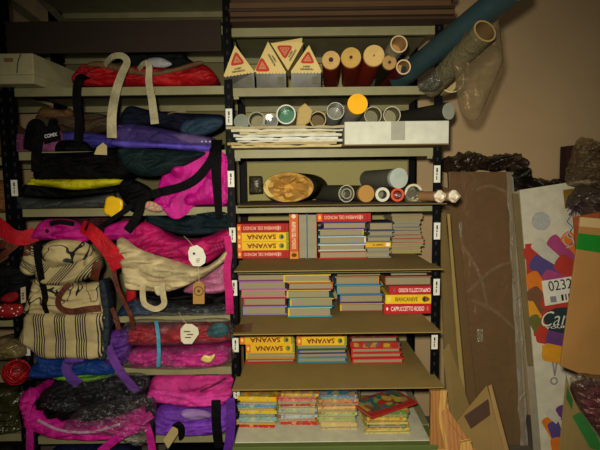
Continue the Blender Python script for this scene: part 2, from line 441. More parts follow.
notch_sheet('cardboard_sheet', zR['E'], 233, 441, 333, M('card', '927b45'), 'brown cardboard sheet with a tape scrap under the middle row of book stacks')
notch_sheet('cardboard_sheet', zR['F'], 232, 444, 388, M('card', '98814b'), 'wide bare cardboard sheet under the third row of book stacks')
notch_sheet('white_board', zR['G'], 235, 430, 441, M('paper', 'c9c6b0'), 'white board lying under the thin comics on the lowest book shelf', cat='board', yf=2.0)
gb = P(233, 449, 1.99)
MB().box(gb.x, P(437, 447, 1.99).x, 1.97, YF-.004, zR['G']-.062, zR['G']-.008).build('green_box', M('card', '5e6b34'), bevel=.004, thing=('green box front below the white board', 'box'))
notch_sheet('cardboard_sheet', zR['B']+.007, 342, 449, 149, brown2, 'brown cardboard strip under the long white box', th=.006, yf=2.0, back=2.3)
# tape scrap and scuff on sheet E
p = [Pz(x, y, zR['E']+.0006) for x, y in ((236, 325), (253, 323), (251, 332), (233, 333))]
MB().hexa(p, [q+Vector((0, 0, .0006)) for q in p]).build('tape_scrap', M('plastic', '6e4a22', .35), thing=('brown tape scrap at the left corner of a cardboard sheet below books', 'tape'))
# top of the book bay: pile of cardboard sheets
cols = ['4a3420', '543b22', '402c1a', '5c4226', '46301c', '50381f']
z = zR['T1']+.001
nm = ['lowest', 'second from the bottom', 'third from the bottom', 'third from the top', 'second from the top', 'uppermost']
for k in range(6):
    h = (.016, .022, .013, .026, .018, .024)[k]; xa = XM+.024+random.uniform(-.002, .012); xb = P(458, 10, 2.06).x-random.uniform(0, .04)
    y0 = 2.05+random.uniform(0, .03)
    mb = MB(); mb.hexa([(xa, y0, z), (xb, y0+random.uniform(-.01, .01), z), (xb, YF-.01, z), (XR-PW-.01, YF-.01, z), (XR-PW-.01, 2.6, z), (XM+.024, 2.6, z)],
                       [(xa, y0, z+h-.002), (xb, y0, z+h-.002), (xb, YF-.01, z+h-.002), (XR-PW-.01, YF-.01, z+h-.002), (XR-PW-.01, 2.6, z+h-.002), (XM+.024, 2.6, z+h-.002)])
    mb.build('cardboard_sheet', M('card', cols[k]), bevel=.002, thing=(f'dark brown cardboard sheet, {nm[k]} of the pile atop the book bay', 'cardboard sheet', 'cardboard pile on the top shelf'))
    z += h
# folded sheet over the top left shelf
a, b = P(-25, 24, 2.11), P(221, 24, 2.11); zb = P(100, 53, 2.11).z
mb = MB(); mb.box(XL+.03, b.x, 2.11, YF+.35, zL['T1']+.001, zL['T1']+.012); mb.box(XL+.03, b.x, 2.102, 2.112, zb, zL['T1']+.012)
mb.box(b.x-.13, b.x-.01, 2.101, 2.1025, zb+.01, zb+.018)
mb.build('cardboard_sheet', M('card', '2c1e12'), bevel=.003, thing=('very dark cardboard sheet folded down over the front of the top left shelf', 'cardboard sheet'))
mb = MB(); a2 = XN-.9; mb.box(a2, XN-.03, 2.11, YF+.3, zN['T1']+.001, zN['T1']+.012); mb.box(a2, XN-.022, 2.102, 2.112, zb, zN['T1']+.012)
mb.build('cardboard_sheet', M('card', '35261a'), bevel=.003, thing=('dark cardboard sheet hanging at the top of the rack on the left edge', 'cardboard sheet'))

# ------------------------------------------------------------------ triangle boxes
cream, redlogo, ink = M('card', 'd6c084'), M('paper', 'bf3a26'), M('paper', '2c2620')
win = M('comic', '2a271c', scale=30, cols=('1e1c15', '2e2b20', '45402f', '252219'))
def tribox(tri, strip, label, inv=False, textdir=0):
    Y = 2.14
    t = [P(x, y, Y) for x, y in tri]; cen = sum(t, Vector())/3
    zb = zR['A']+.001; xs = [q.x for q in t]
    r = thing('triangular_box', label, 'box', (cen.x, Y, zb), 0, 'triangular cream boxes on the upper right shelf')
    off = Vector((0, .17, 0)); mb = MB(); mb.prism(t, off)
    n = Vector((0, -1, 0))
    apex = t[0]; A, B = t[1], t[2]
    # rounded red triangle mark with pale lines
    sc = .54; mc = cen + (apex-cen)*(.2 if not textdir else -.05) + (Vector((-.018, 0, -.012)) if textdir else Vector())
    if textdir and not inv: mc = cen*.55+A*.45; mc.y = Y
    if inv: mc = cen*.62+A*.38
    q = [mc+(k-cen)*sc*.95 for k in t]
    rd = []
    for i in range(3):
        p0, p1, p2 = q[i-1], q[i], q[(i+1) % 3]
        rd += [p1+(p0-p1)*.22, p1+(p0-p1)*.06+(p2-p1)*.06, p1+(p2-p1)*.22]
    mb.poly([k+n*.0012 for k in rd], 1)
    for i in range(3):               # three pale stripes inside
        p1 = q[i]; m = sum(q, Vector())/3
        for s in (.3, .58):
            e0 = m+(q[i]-m)*.75; e1 = m+(q[(i+1) % 3]-m)*.75
            g0 = m+(e0-m)*s; g1 = m+(e1-m)*s; d = (g1-g0).normalized(); w = Vector((d.z, 0, -d.x))*.0009
            mb.poly([g0+w+n*.002, g1+w+n*.002, g1-w+n*.002, g0-w+n*.002], 2)
    # two short lines of small lettering-like print
    if textdir: d = (t[2]-t[0]).normalized()
    else: d = (t[2]-t[1]).normalized()
    w = Vector((-d.z, 0, d.x)); w = w if w.z > 0 or textdir else -w
    base = cen*.35+(A+B)/2*.65 if not textdir else cen*.55+(t[0]+t[2])/2*.45
    if textdir and inv: base = cen*.5+((B if False else t[1])+t[2])/2*.5
    rd_ = d if (textdir or d.x > 0) else -d
    up_ = Vector((-rd_.z, 0, rd_.x))
    for s_, o_, L, hh_ in (('AVERY', .007, .036, .009), ('DENNISON', -.005, .06, .009)):
        mb.text(s_, base+up_*o_+n*.0014, rd_, up_, L, hh_, 3, .035)
    mb.build('carton', [cream, redlogo, cream, ink], r)
    s = [P(x, y, Y) for x, y in strip]
    lo = [s[0], s[1]]; zz = max(s[0].z, s[1].z)
    wb = MB(); wb.hexa([Vector((s[0].x, Y+.025, zb)), Vector((s[1].x, Y+.025, zb)), Vector((s[1].x, Y+.165, zb)), Vector((s[0].x, Y+.165, zb))],
                       [Vector((s[0].x, Y+.004, s[0].z-.001)), Vector((s[1].x, Y+.004, s[1].z-.001)), Vector((s[1].x, Y+.165, s[1].z-.001)), Vector((s[0].x, Y+.165, s[0].z-.001))])
    wb.build('window', win, r)
    # scalloped lower edge
    sb = MB(); k = 9
    for i in range(k):
        c = s[0].lerp(s[1], (i+.5)/k); sb.disc(c+Vector((0, -.0008, .001)), (s[1]-s[0]).length/k*.52, (0, -1, 0), 0, 10)
    sb.build('scalloped_edge', cream, r)
    # paper price label on the window
    c = s[1]*.8+s[0]*.2
    MB().box(c.x-.012, c.x+.016, Y+.006, Y+.008, c.z-.05, c.z-.02).build('sticker', M('paper', '6a664e'), r)
tribox([(235, 45), (223.5, 76), (254, 71)], [(224, 76), (254, 71.5)], 'cream triangular box at the left end, apex up, red mark above two text lines')
tribox([(268, 41.5), (254, 72), (286, 72)], [(256, 72.5), (286, 72.5)], 'cream triangular box with apex up and print running along its right slope', textdir=1)
tribox([(309, 45), (291, 71), (322, 71.5)], [(291, 72), (321, 72)], 'cream triangular box with apex up, standing beside the red rolls')
# inverted one: sits wedged between its two neighbours
def inv_box():
    Y = 2.155; t = [P(x, y, Y) for x, y in ((270.5, 43), (303.5, 43), (288, 70.5))]; cen = sum(t, Vector())/3
    r = thing('triangular_box', 'cream triangular box turned upside down, wedged between two upright ones', 'box', (cen.x, Y, t[2].z), 0, 'triangular cream boxes on the upper right shelf')
    mb = MB(); mb.prism(t, (0, .15, 0)); n = Vector((0, -1, 0)); mc = cen*.6+t[0]*.4
    mc = cen+Vector((-.012, 0, .008)); q = [mc+(k-cen)*.54 for k in t]; rd = []
    for i in range(3):
        p0, p1, p2 = q[i-1], q[i], q[(i+1) % 3]; rd += [p1+(p0-p1)*.22, p1+(p0-p1)*.06+(p2-p1)*.06, p1+(p2-p1)*.22]
    mb.poly([k+n*.0012 for k in rd], 1)
    for i in range(3):
        m = sum(q, Vector())/3
        for s in (.25, .5):
            g0 = m+(q[i]-m)*s; g1 = m+(q[(i+1) % 3]-m)*s; d = (g1-g0).normalized(); w = Vector((d.z, 0, -d.x))*.0009
            mb.poly([g0+w+n*.002, g1+w+n*.002, g1-w+n*.002, g0-w+n*.002], 0)
    d = (t[1]-t[2]).normalized(); w = Vector((-d.z, 0, d.x)); base = cen*.45+(t[1]+t[2])/2*.55
    for s_, o_, L in (('AVERY', .007, .036), ('DENNISON', -.005, .058)):
        mb.text(s_, base+w*o_+n*.0014, d, w, L, .009, 2, .035)
    mb.build('carton', [cream, redlogo, ink], r)
    a, b = t[0]+Vector((.004, .01, 0)), t[1]+Vector((-.006, .01, 0))
    MB().hexa([a, b, b+Vector((.0, .15, 0)), a+Vector((0, .15, 0))], [a+Vector((0, 0, .002)), b+Vector((0, -.02, .02)), b+Vector((0, .13, .03)), a+Vector((0, .15, .004))]).build('flap', cream, r)
inv_box()

# ------------------------------------------------------------------ rolls on the upper right shelf
def roll(px, py, rp, Y, back, mats, label, wall=None, cat='roll', name='paper_roll', group=None, cap=None, hub=None, rp2=None, zfix=None, dz=0., parts=True):
    a = P(px, py, Y); r = rp*Y/450
    if zfix is not None: a.z = zfix+r
    b = P(*back) if len(back) == 3 else a+Vector((back[0], back[1], dz))
    if len(back) == 3 and zfix is not None: b.z = zfix+r
    t_ = thing(name, label, cat, (a.x, a.y, a.z-r), 0, group)
    mb = MB()
    if wall: mb.pipe(a, b, r, wall, 0, 1, 2)
    else: mb.tube([a, a+(b-a)*.5, b], r, 0, 28)
    mb.build('tube', mats, t_)
    d = (b-a).normalized()
    if cap: MB().tube([a-d*.004, a+d*.02], r*1.04, 0, 28).build('end_cap', cap, t_)
    if hub:
        hb = MB(); hb.pipe(a-d*.002, a+d*.06, r*hub[0], r*.13, 0, 1, 0); hb.build('core', [hub[1], hub[2]], t_)
    return t_
red, crm, krf, gry = M('plastic', '9c3420', .4), M('paper', 'cfa878'), M('paper', 'b08c5c'), M('plastic', '77776c', .35)
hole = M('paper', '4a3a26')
G1 = 'rolls on the upper right shelf'
pinkend = M('paper', 'c8a468')
def endroll(px, py, rp, body, end, label, back, Y=2.1, hubr=.4, hubm=None):
    a = P(px, py, Y); b = P(*back); r = rp*Y/450; d = (b-a).normalized()
    t_ = thing('paper_roll', label, 'roll', (a.x, a.y, a.z-r), 0, G1)
    MB().tube([a+d*.012, b], r, 0, 28).build('wrapper', body, t_)
    MB().tube([a, a+d*.014], [r*.96, r], 0, 28).build('end_disc', end, t_)
    hb = MB(); hb.pipe(a-d*.004, a+d*.05, r*hubr, r*.14, 0, 1, 0); hb.build('core', [hubm or end, hole], t_)
    MB().disc(a-d*.0046, r*hubr*.62, -d, 0, 16).build('hole_shade_disc', M('paper', '2c1c10'), t_)  # flat dark disc paints the shade inside the roll's core
endroll(331, 60, 9, red, pinkend, 'red roll with a pale end and small centre hole next to the triangular boxes', (331, 83, 2.58))
endroll(351, 57.5, 10, red, M('paper', 'c4a054'), 'red roll with a torn pale end, middle of three thick red rolls', (350, 82, 2.58), hubr=.26)
endroll(374, 55.5, 10.5, red, M('paper', 'd0b070'), 'thickest red roll, with a closed pale end', (364, 82, 2.58), hubr=.12)
endroll(389.5, 62.5, 7, M('plastic', '34302a', .35), M('paper', 'b08c54'), 'dark thin roll with a tan end between the red rolls and the hollow tubes', (377, 84, 2.58), Y=2.08, hubr=.35)
roll(399, 44, 8.5, 2.02, (370, 83, 2.58), [M('film', 'b0ac98', haze=.7, base=.6), krf, M('paper', 'c8b48c')], 'wide hollow cardboard tube pointing out highest above the thin rolls', .006, 'tube', 'cardboard_tube')
roll(403.5, 67, 7.2, 2.05, (381, 86, 2.56), [M('plastic', '6e1a22', .35), krf, M('paper', 'd0b088')], 'thin dark red tube with a pale hollow end', .006, 'tube', 'cardboard_tube')

# ------------------------------------------------------------------ blue tube and hanging film roll
def longtube():
    a, b = P(522, -18, 1.60), P(398, 86, 2.24); b.z = max(b.z, zR['A']+.045)
    r = 13.5*1.62/450
    t_ = thing('long_blue_roll', 'long teal blue plastic-wrapped roll jutting up and out over the shelf end', 'roll', (b.x, b.y, b.z-r))
    d = (b-a).normalized()
    MB().tube([a+d*.03, a.lerp(b, .5), b], r, 0, 28).build('wrapper', M('plastic', '34494e', .4), t_)
    MB().pipe(a, a+d*.05, r*.98, .006, 0, 1, 2).build('end_ring', [M('plastic', '9aa08c'), hole, M('paper', '8c9078')], t_)
    for i, (px, py) in enumerate(((452, 62),)):
        pass
longtube()
def filmroll():
    a, b = P(485, 31, 1.68), P(431, 88, 2.04); r = 12*1.68/450; d = (b-a).normalized()
    t_ = thing('film_wrapped_roll', 'cardboard roll in a loose clear film bag sagging down beside the shelf end', 'roll', (a.x, a.y, a.z-r))
    MB().pipe(a, b, r, .007, 0, 1, 2).build('tube', [M('film', '8c8468', .3, haze=.7, base=.5, scale=22), M('paper', '6a5230'), M('paper', '9a8052')], t_)
    mb = soft([(468, 28), (482, 16), (498, 18), (501, 40), (503, 60), (498, 74), (488, 98), (479, 118), (470, 121), (462, 115), (457, 96), (455, 74), (452, 62)], 1.80, front=.012, back=.02, fold=.006, fs=(4, 12), seed=4)
    mb.build('plastic_bag', M('film', '8a7c62', .3, haze=.75, base=.25, scale=9), t_)
    mb = soft([(418, 88), (426, 78), (446, 62), (468, 48), (466, 62), (450, 76), (436, 90)], 1.93, front=.02, back=.04, fold=.006, fs=(8, 40), ang=.7, seed=8)
    mb.build('plastic_sleeve', M('film', '8a8a80', .15, haze=.4, base=.35, scale=40), t_)
filmroll()
a = P(452, 78, 2.1)
roll(452, 80, 12, 2.02, (444, 84, 2.13), [M('paper', 'c8b680'), M('paper', 'a89868'), M('paper', 'd0c090')], 'short pale yellow paper roll at the shelf end under the film bag', .004)

# ------------------------------------------------------------------ paper bundles, white box and tubes of shelf B
def wavy(x0, x1, y0, y1, z, h, seed, amp=.004):
    mb = MB(); nx, ny = 26, 10; top = []; bot = []
    for j in range(ny+1):
        for i in range(nx+1):
            u, v = i/nx, j/ny
            e = .024*noise.noise(Vector((u*7, seed*2.3, 1.7)))*(1-v)
            ex = .010*noise.noise(Vector((seed*1.7, v*5, 4)))*(1 if i in (0, nx) else 0)
            w = amp*noise.noise(Vector((u*9+seed, v*4, seed)))*(1-v*.6)
            top.append(Vector((x0+(x1-x0)*u+ex, y0+(y1-y0)*v+e, z+h+min(w, 0)))); bot.append(Vector((x0+(x1-x0)*u+ex, y0+(y1-y0)*v+e, z+max(0, w)*.0)))
    n = len(top); W = nx+1; fs = []
    for j in range(ny):
        for i in range(nx):
            q = (j*W+i, j*W+i+1, j*W+W+i+1, j*W+W+i); fs += [q, tuple(n+k for k in q[::-1])]
    rim = [i for i in range(W)]+[j*W+nx for j in range(1, ny+1)]+[ny*W+i for i in range(nx-1, -1, -1)]+[j*W for j in range(ny-1, 0, -1)]
    for k in range(len(rim)): a, b = rim[k], rim[(k+1) % len(rim)]; fs.append((a, n+a, n+b, b))
    return mb.add(top+bot, fs, 0, False)
zB = zR['B']; ztop = P(285, 126, 2.06).z; nP = 8; hh = (ztop-zB-.002)/nP
pc = ['b8a878', 'a8946a', 'c0bcac', 'ccccc4', 'c4c4b8', 'b4a884', 'c4bea8', 'a89c78']
wd = ['lowest', 'second lowest', 'third from the bottom', 'fourth from the bottom', 'fourth from the top', 'third from the top', 'second from the top', 'topmost']
for k in range(nP):
    xa = P((231, 228, 238, 236, 234, 240, 232, 227)[k], 135, 2.06).x; xb = P((340, 336, 342, 338, 341, 335, 343, 346)[k], 135, 2.06).x
    mb = wavy(xa, xb, 2.03+random.uniform(0, .03), YF-.004, zB+.001+k*hh, hh*.98, k*3.1+1, .012)
    mb2 = wavy(max(xa, XM+.026), xb, YF-.004, 2.58, zB+.001+k*hh, hh*.86, k*3.1+2, .001); mb.add(mb2.v, mb2.f)
    mb.build('folded_paper', M('paper', pc[k]), thing=(f'pale folded paper with ragged edge, {wd[k]} of the pile under tubes', 'paper', 'paper pile under the tubes'))
def whitebox():
    zb = zB+.008; x0, x1 = P(344.5, 135, 2.02).x, P(449, 135, 2.02).x; zt = P(400, 121, 2.02).z
    r = thing('long_white_box', 'long low white cardboard box with a tape patch, beside the paper pile', 'box', ((x0+x1)/2, 2.02, zb))
    MB().box(x0, x1, 2.02, YF-.006, zb, zt).build('carton', M('paper', 'c6c6ba'), r, bevel=.003)
    a, b = P(391, 135, 2.02).x, P(405, 135, 2.02).x
    MB().box(a, b, 2.0185, 2.0198, zb+.018, zt-.001).build('tape', M('plastic', '9a988c', .5), r)
    return zt
zt = whitebox()
xa = P(345, 135, 2.16).x
MB().box(xa+.01, XR-.03, 2.16, 2.58, zB+.009, zt-.002).build('brown_carton', brown2, bevel=.004, thing=('flat brown carton hidden behind the long white box, carrying the tubes', 'box'))
G2 = 'tubes lying on the paper pile and white box'
gi, wi = M('plastic', '8a8f84', .3), M('paper', 'a0a090')
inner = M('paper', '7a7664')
roll(241.5, 117.5, 7.3, 2.17, (.01, .36), [gi, M('plastic', '6e7468'), wi], 'grey frosted tube end at the left end of the row of tubes above the papers', .004, 'tube', 'poster_tube', G2, zfix=ztop, cap=M('plastic', '7d8478', .3))
roll(256.5, 115.5, 8.3, 2.15, (.0, .38), [gi, M('paper', '8c8468'), wi], 'grey tube with a tan inside, second from the left above the papers', .005, 'tube', 'poster_tube', G2, zfix=ztop)
roll(270.5, 116.5, 7.6, 2.16, (.0, .36), [M('plastic', '4c4c46'), M('metal', '9a9a96', .15, metallic=.9), wi], 'tube with a shiny silvery inside above the papers', .005, 'tube', 'poster_tube', G2, zfix=ztop)
roll(286, 113, 9.6, 2.11, (.02, .42), [M('paper', 'c4c4b8'), M('plastic', '3c7458'), M('paper', 'd4d4c8')], 'white tube with a dark green inside above the papers', .006, 'tube', 'poster_tube', G2, zfix=ztop+.014, dz=-.012)
roll(318, 116, 8, 2.14, (.0, .38), [M('paper', '8a7c5c'), M('paper', '6c5a38'), M('paper', 'c0b088')], 'kraft tube with a brown inside, nearest the torn card scrap', .004, 'tube', 'poster_tube', G2, zfix=ztop)
roll(335.5, 109, 8.6, 2.1, (.0, .4), [M('plastic', 'b0b0a8', .3), M('plastic', '84847a'), M('plastic', 'c4c4bc', .3)], 'pale translucent tube with grey inside, just left of the yellow-capped tube', .003, 'tube', 'poster_tube', G2, zfix=ztop+.03, dz=-.028)
roll(357.5, 103, 9.6, 2.06, (-.01, .42), [M('plastic', 'b4b4aa', .3), inner, wi], 'clear tube closed by a bright yellow round cap', None, 'tube', 'poster_tube', G2, zfix=zt+.038, dz=-.036, cap=M('paper', 'f0b400'))
roll(373, 112, 8.6, 2.12, (.0, .38), [M('paper', '8c8a7c'), M('paper', '7c785f'), M('paper', 'b4ae98')], 'dull grey hollow tube to the right of the yellow-capped tube', .004, 'tube', 'poster_tube', G2, zfix=zt)
roll(392, 111, 8.6, 2.12, (.0, .38), [M('paper', 'a09c88'), M('paper', '8a8468'), M('paper', 'c2bca4')], 'grey hollow tube with a crumpled plastic inside above the white box', .004, 'tube', 'poster_tube', G2, zfix=zt)
roll(448, 112.5, 9, 2.03, (-.19, .3), [M('plastic', '2c2a24', .4), inner, wi], 'dark tube lying askew with a frosted white end beyond the rack post', None, 'tube', 'poster_tube', G2, zfix=zt, cap=None, hub=None)
a = P(448, 112.5, 2.03); rr = 9*2.03/450
d = Vector((-.19, .3, 0)).normalized(); cc = Vector((a.x, a.y, zt+rr))
bpy.data.objects[-1] if False else None
last = [o for o in COL.objects if o.get('label', '').startswith('dark tube lying askew')][0]
MB().tube([cc-d*.006, cc+d*.004], rr*.9, 0, 28).build('end_cap', M('plastic', 'a9aca0', .4), last)
# torn card scrap between tubes
s = soft([(296, 125), (298, 108), (305, 103), (313, 110), (310, 122), (304, 126)], 2.11, front=.004, back=.012, fold=.003, smooth=0, zmin=ztop+.001, seed=3)
s.build('torn_card_scrap', M('card', 'b39c68'), thing=('torn tan card scrap poking up between two tubes', 'card scrap'))

# ------------------------------------------------------------------ shelf C
zC = zR['C']+.001
def kraftroll():
    Y = 2.24; c = P(288.5, 188, Y); rx, rz = 25.5*Y/450, 15*Y/450; c.z = zC+rz+.001
    r = thing('kraft_paper_roll', 'big flattened roll with a crumpled kraft paper mouth on the tube shelf', 'roll', (c.x, c.y, zC))
    mb = MB(); seg = 32; back = Vector((.09, .33, 0))
    def ring(o, k, dy=0, jit=0): return [o+Vector((rx*k*math.cos(q), dy, rz*k*math.sin(q)))+Vector((0, jit*noise.noise(Vector((math.cos(q)*3, math.sin(q)*3, k*7))), 0)) for q in [2*math.pi*j/seg for j in range(seg)]]
    A = ring(c, 1); B = ring(c+back, .98)
    mb.add(A+B, [(j, (j+1) % seg, seg+(j+1) % seg, seg+j) for j in range(seg)]+[tuple(range(seg, 2*seg))], 0, True)
    mb.build('wrapper', M('card', '3f3220'), r)
    mb = MB(); rings = [ring(c, .985, -.002, .006), ring(c, .93, -.006, .02), ring(c, .8, .004, .04), ring(c, .62, .03, .06), ring(c, .42, .06, .05), ring(c, .2, .10, .02)]
    for k in range(len(rings)):
        for j, v in enumerate(rings[k]): v.z += .012*noise.noise(Vector((j*.9, k*1.3, 2)))*(k > 1); v.z = max(v.z, zC+.003)
    vs = sum(rings, []); fs = [(k*seg+j, k*seg+(j+1) % seg, (k+1)*seg+(j+1) % seg, (k+1)*seg+j) for k in range(len(rings)-1) for j in range(seg)]+[tuple(range((len(rings)-1)*seg, len(rings)*seg))]
    mb.add(vs, fs, 0, False); mb.build('paper_mouth', M('card', 'c19a50'), r)
    mb = MB(); e = ring(c, .97, -.012); e2 = ring(c, .8, -.004); ids = range(13, 20)
    for j in ids: mb.add([e[j], e[j+1], e2[j+1], e2[j]], [(0, 1, 2, 3)])
    mb.build('inner_fold', M('paper', 'cbb878'), r)
kraftroll()
G3 = 'tubes on the brown shelf sheet'
roll(346.5, 193, 8.6, 2.2, (-.12, .36), [M('paper', '4d4a3c'), M('paper', '8a8672'), M('paper', 'c4c0ac')], 'dark roll of film with a white hollow end right of the kraft paper roll', .004, 'tube', 'poster_tube', G3, zfix=zC, hub=(.62, wi, inner))
roll(366, 194, 8.2, 2.22, (-.08, .36), [M('card', '4a3a22'), krf, krf], 'roll with a closed crumpled kraft end', None, 'tube', 'poster_tube', G3, zfix=zC, cap=M('card', 'b58a4a'))
roll(382.5, 196, 7.2, 2.21, (.0, .34), [M('film', 'b8b8ac', haze=.5, base=.5), inner, M('paper', 'd0d0c4')], 'clear-wrapped roll with a white ring end under the big white tube', .014, 'tube', 'poster_tube', G3, zfix=zC)
roll(397.5, 196, 6.8, 2.2, (.0, .34), [M('plastic', '9a3a20'), M('plastic', '7c2814'), M('plastic', 'd0532c', .35)], 'small tube with an orange red ring end', .011, 'tube', 'poster_tube', G3, zfix=zC)
roll(413.5, 193, 8.8, 2.2, (.015, .34), [M('film', '9a9a8c', haze=.4, base=.4), inner, M('paper', 'c9c4ac')], 'film-wrapped roll with a pale ring end nearest the right post', .012, 'tube', 'poster_tube', G3, zfix=zC)
s = soft([(405, 200), (408, 191), (420, 190), (428, 196), (424, 205), (412, 206)], 2.12, front=.012, back=.03, fold=.008, zmin=zC, seed=6)
s.build('crumpled_film', M('film', 'b8b8a8', .12, haze=.3, base=.25), thing=('crumpled clear film scrap in front of the pale ring roll', 'plastic film'))
roll(398.5, 178.5, 9.8, 2.2, (-.10, .34), [M('paper', '6c6a5c'), inner, M('paper', 'a8a894')], 'grey tube with a large frosted white cap lying on top of smaller rolls', None, 'tube', 'poster_tube', G3, zfix=zC+.066, cap=M('plastic', 'bcc4be', .35))
foil = M('comic', 'd8d0c0', scale=90, cols=('e8e0d0', 'c87a30', 'e0dcd0', '8a4a20', 'd8d0c0'))
for x, w in ((440, 'left'), (454, 'right')):
    a = P(x, 199.5, 2.03); r = 6.2*2.03/450; a.z = zC+r
    t_ = thing('foil_candle', f'short stick with crumpled white orange foil end at the shelf corner, {w} one', 'stick', (a.x, a.y, zC), 0, 'foil ended sticks')
    MB().tube([a+Vector((0, .012, 0)), a+Vector((-.065, .085, 0))], r*.8, 0, 16).build('stick', M('paper', '8c6a44'), t_)
    mb = MB(); seg = 14
    rg = [[a+Vector((r*k*math.cos(q)*(1+.14*math.sin(5*q+x)), dy, r*k*math.sin(q)*(1+.14*math.cos(4*q)))) for q in [2*math.pi*j/seg for j in range(seg)]] for k, dy in ((.8, .03), (1.0, .012), (.95, 0), (.5, -.012), (.15, -.008))]
    mb.add(sum(rg, []), [(k*seg+j, k*seg+(j+1) % seg, (k+1)*seg+(j+1) % seg, (k+1)*seg+j) for k in range(4) for j in range(seg)]+[tuple(range(4*seg, 5*seg))]); mb.build('foil_end', foil, t_)
s = soft([(249, 176), (262, 176), (263, 193), (249, 194)], 2.5, front=.01, back=.06, fold=.002, smooth=0, zmin=zC)
s.build('patterned_box', M('comic', '3a3426', scale=120, cols=('4a4432', '2a261c', '6a6248', '35301f')), thing=('small dark patterned box behind the kraft paper roll', 'box'))
# ------------------------------------------------------------------ books
PG = M('pages', 'a3977a')
ytx, rtx, wtx, btx = M('paper', 'f0c832'), M('paper', '7a1414'), M('paper', 'e8dcd0'), M('paper', '4a2a10')
def colr(h): return M('paper', h)
def solveY(px, py, z): return Pz(px, py, z).y
WORDS = {1: ['only one'], 2: ['top', 'bottom'], 3: ['top', 'middle', 'bottom']}
ORD = ['first', 'second', 'third', 'fourth', 'fifth', 'sixth', 'seventh', 'eighth', 'ninth', 'tenth', 'eleventh', 'twelfth', 'thirteenth', 'fourteenth']
def rank(i, n):
    if i == 0: return 'top one'
    if i == n-1: return 'bottom one'
    return ORD[i]+' from top'
def book(x0, x1, yf, z, h, cov, depth=.2, spine='front', rz=0, label='', group='', deco=None, edge=None, name='hardback_book', ct=.0022, pages=None, art=None):
    if spine != 'front' and ct == .0022 and h > .02: ct = .0064
    w = x1-x0; r = thing(name, label, 'book', ((x0+x1)/2, yf, z), rz, group)
    mb = MB(); X = w/2; mats = [colr(cov) if isinstance(cov, str) else cov]; e = .003
    if edge: mats.append(colr(edge))
    mi = 1 if edge else 0
    mb.box(-X, X, 0, depth, h-ct, h, 0); mb.box(-X, X, 0, depth, 0, ct, 0)
    if spine == 'front': mb.box(-X, X, 0, ct, ct, h-ct, 0)
    elif spine == 'left': mb.box(-X, -X+ct*1.3, 0, depth, ct, h-ct, mi)
    elif spine == 'right': mb.box(X-ct*1.3, X, 0, depth, ct, h-ct, mi)
    else: mb.box(-X, X, depth-ct, depth, ct, h-ct, 0)
    if art: mats.append(art); mb.box(-X+.004, X-.004, .004, depth-.004, h, h+.0004, len(mats)-1)
    if edge and spine != 'front':          # coloured inner cover edges
        mb.box(-X, X, -.0006, 0, h-ct*.6, h, mi)
        if spine in ('left', 'right'):
            s = -1 if spine == 'left' else 1; mb.box(min(s*X, s*(X-.007)), max(s*X, s*(X-.007)), -.0006, 0, ct, h-ct, mi)
    if deco: deco(mb, mats, X, h)
    mb.build('cover', mats, r, local=True)
    pb = MB(); g = ct*1.4
    fx0, fx1 = -X+(ct if spine == 'left' else g), X-(ct if spine == 'right' else g)
    fy0, fy1 = (ct if spine == 'front' else .003), depth-(ct if spine == 'back' else .004)
    pb.box(fx0, fx1, fy0, fy1, ct, h-ct); pb.build('page_block', pages or PG, r, local=True)
    return r
def spine_text(txt, tm, flip=True, wfrac=.62, hfrac=.5, blobs=(), band=None, cxo=0.):
    def f(mb, mats, X, h):
        y = -.0007; s = -1 if flip else 1
        if band: mats.append(colr(band)); mb.poly([(-X, y*.5, .001), (X, y*.5, .001), (X, y*.5, h-.001), (-X, y*.5, h-.001)], len(mats)-1)
        mats.append(tm); mb.text(txt, (cxo*X, y, h*.5), (s, 0, 0), (0, 0, s), 2*X*wfrac, h*hfrac, len(mats)-1, .022)
        for bx, bw, bh, c, kind in blobs:
            mats.append(colr(c)); k = len(mats)-1
            if kind == 'r': mb.poly([(bx*X-bw*X, y*.8, h*.5-bh*h/2), (bx*X+bw*X, y*.8, h*.5-bh*h/2), (bx*X+bw*X, y*.8, h*.5+bh*h/2), (bx*X-bw*X, y*.8, h*.5+bh*h/2)], k)
            else: mb.disc((bx*X, y*1.2, h*.5), bw*X, (0, -1, 0), k, 12, bh*h/2, Vector((1, 0, 0)))
    return f
SAV = spine_text('SAVANA', rtx, True, .56, .56, [(-.9, .1, .92, 'd9792a', 'r'), (-.9, .05, .5, 'f4d060', 'o'), (.72, .1, .62, '8a8a4a', 'o'), (.75, .05, .4, '4c5a3a', 'o'), (.95, .05, .92, '8f9a30', 'r')], cxo=-.05)
BDM = spine_text('BAMBINI DEL MONDO', M('paper', 'f0b8a0'), True, .64, .42, [(-.9, .09, .9, 'd8602a', 'r'), (-.9, .05, .5, 'f0c050', 'o'), (.6, .04, .6, 'e0a890', 'o'), (.68, .03, .5, 'c89a80', 'o'), (.86, .012, .9, '8a1410', 'r')], cxo=-.1)
CAP = spine_text('CAPPUCCETTO ROSSO', M('paper', 'f4e6e0'), False, .7, .46, [(-.88, .045, .34, 'f4e6e0', 'o'), (.82, .045, .5, 'd87060', 'o')], cxo=-.02)
CAPF = spine_text('CAPPUCCETTO ROSSO', M('paper', 'f4e6e0'), True, .7, .46, [(.9, .045, .34, 'f4e6e0', 'o'), (-.78, .045, .5, '8a5a80', 'o')], cxo=.1)
BIA = spine_text('BIANCANEVE', M('paper', '7a5a20'), False, .48, .46, [(.72, .16, .6, '8a5a20', 'o'), (.66, .05, .7, '3a3a20', 'o'), (.84, .07, .4, 'd8902a', 'o'), (-.84, .08, .7, 'e8d860', 'o')], cxo=-.1)
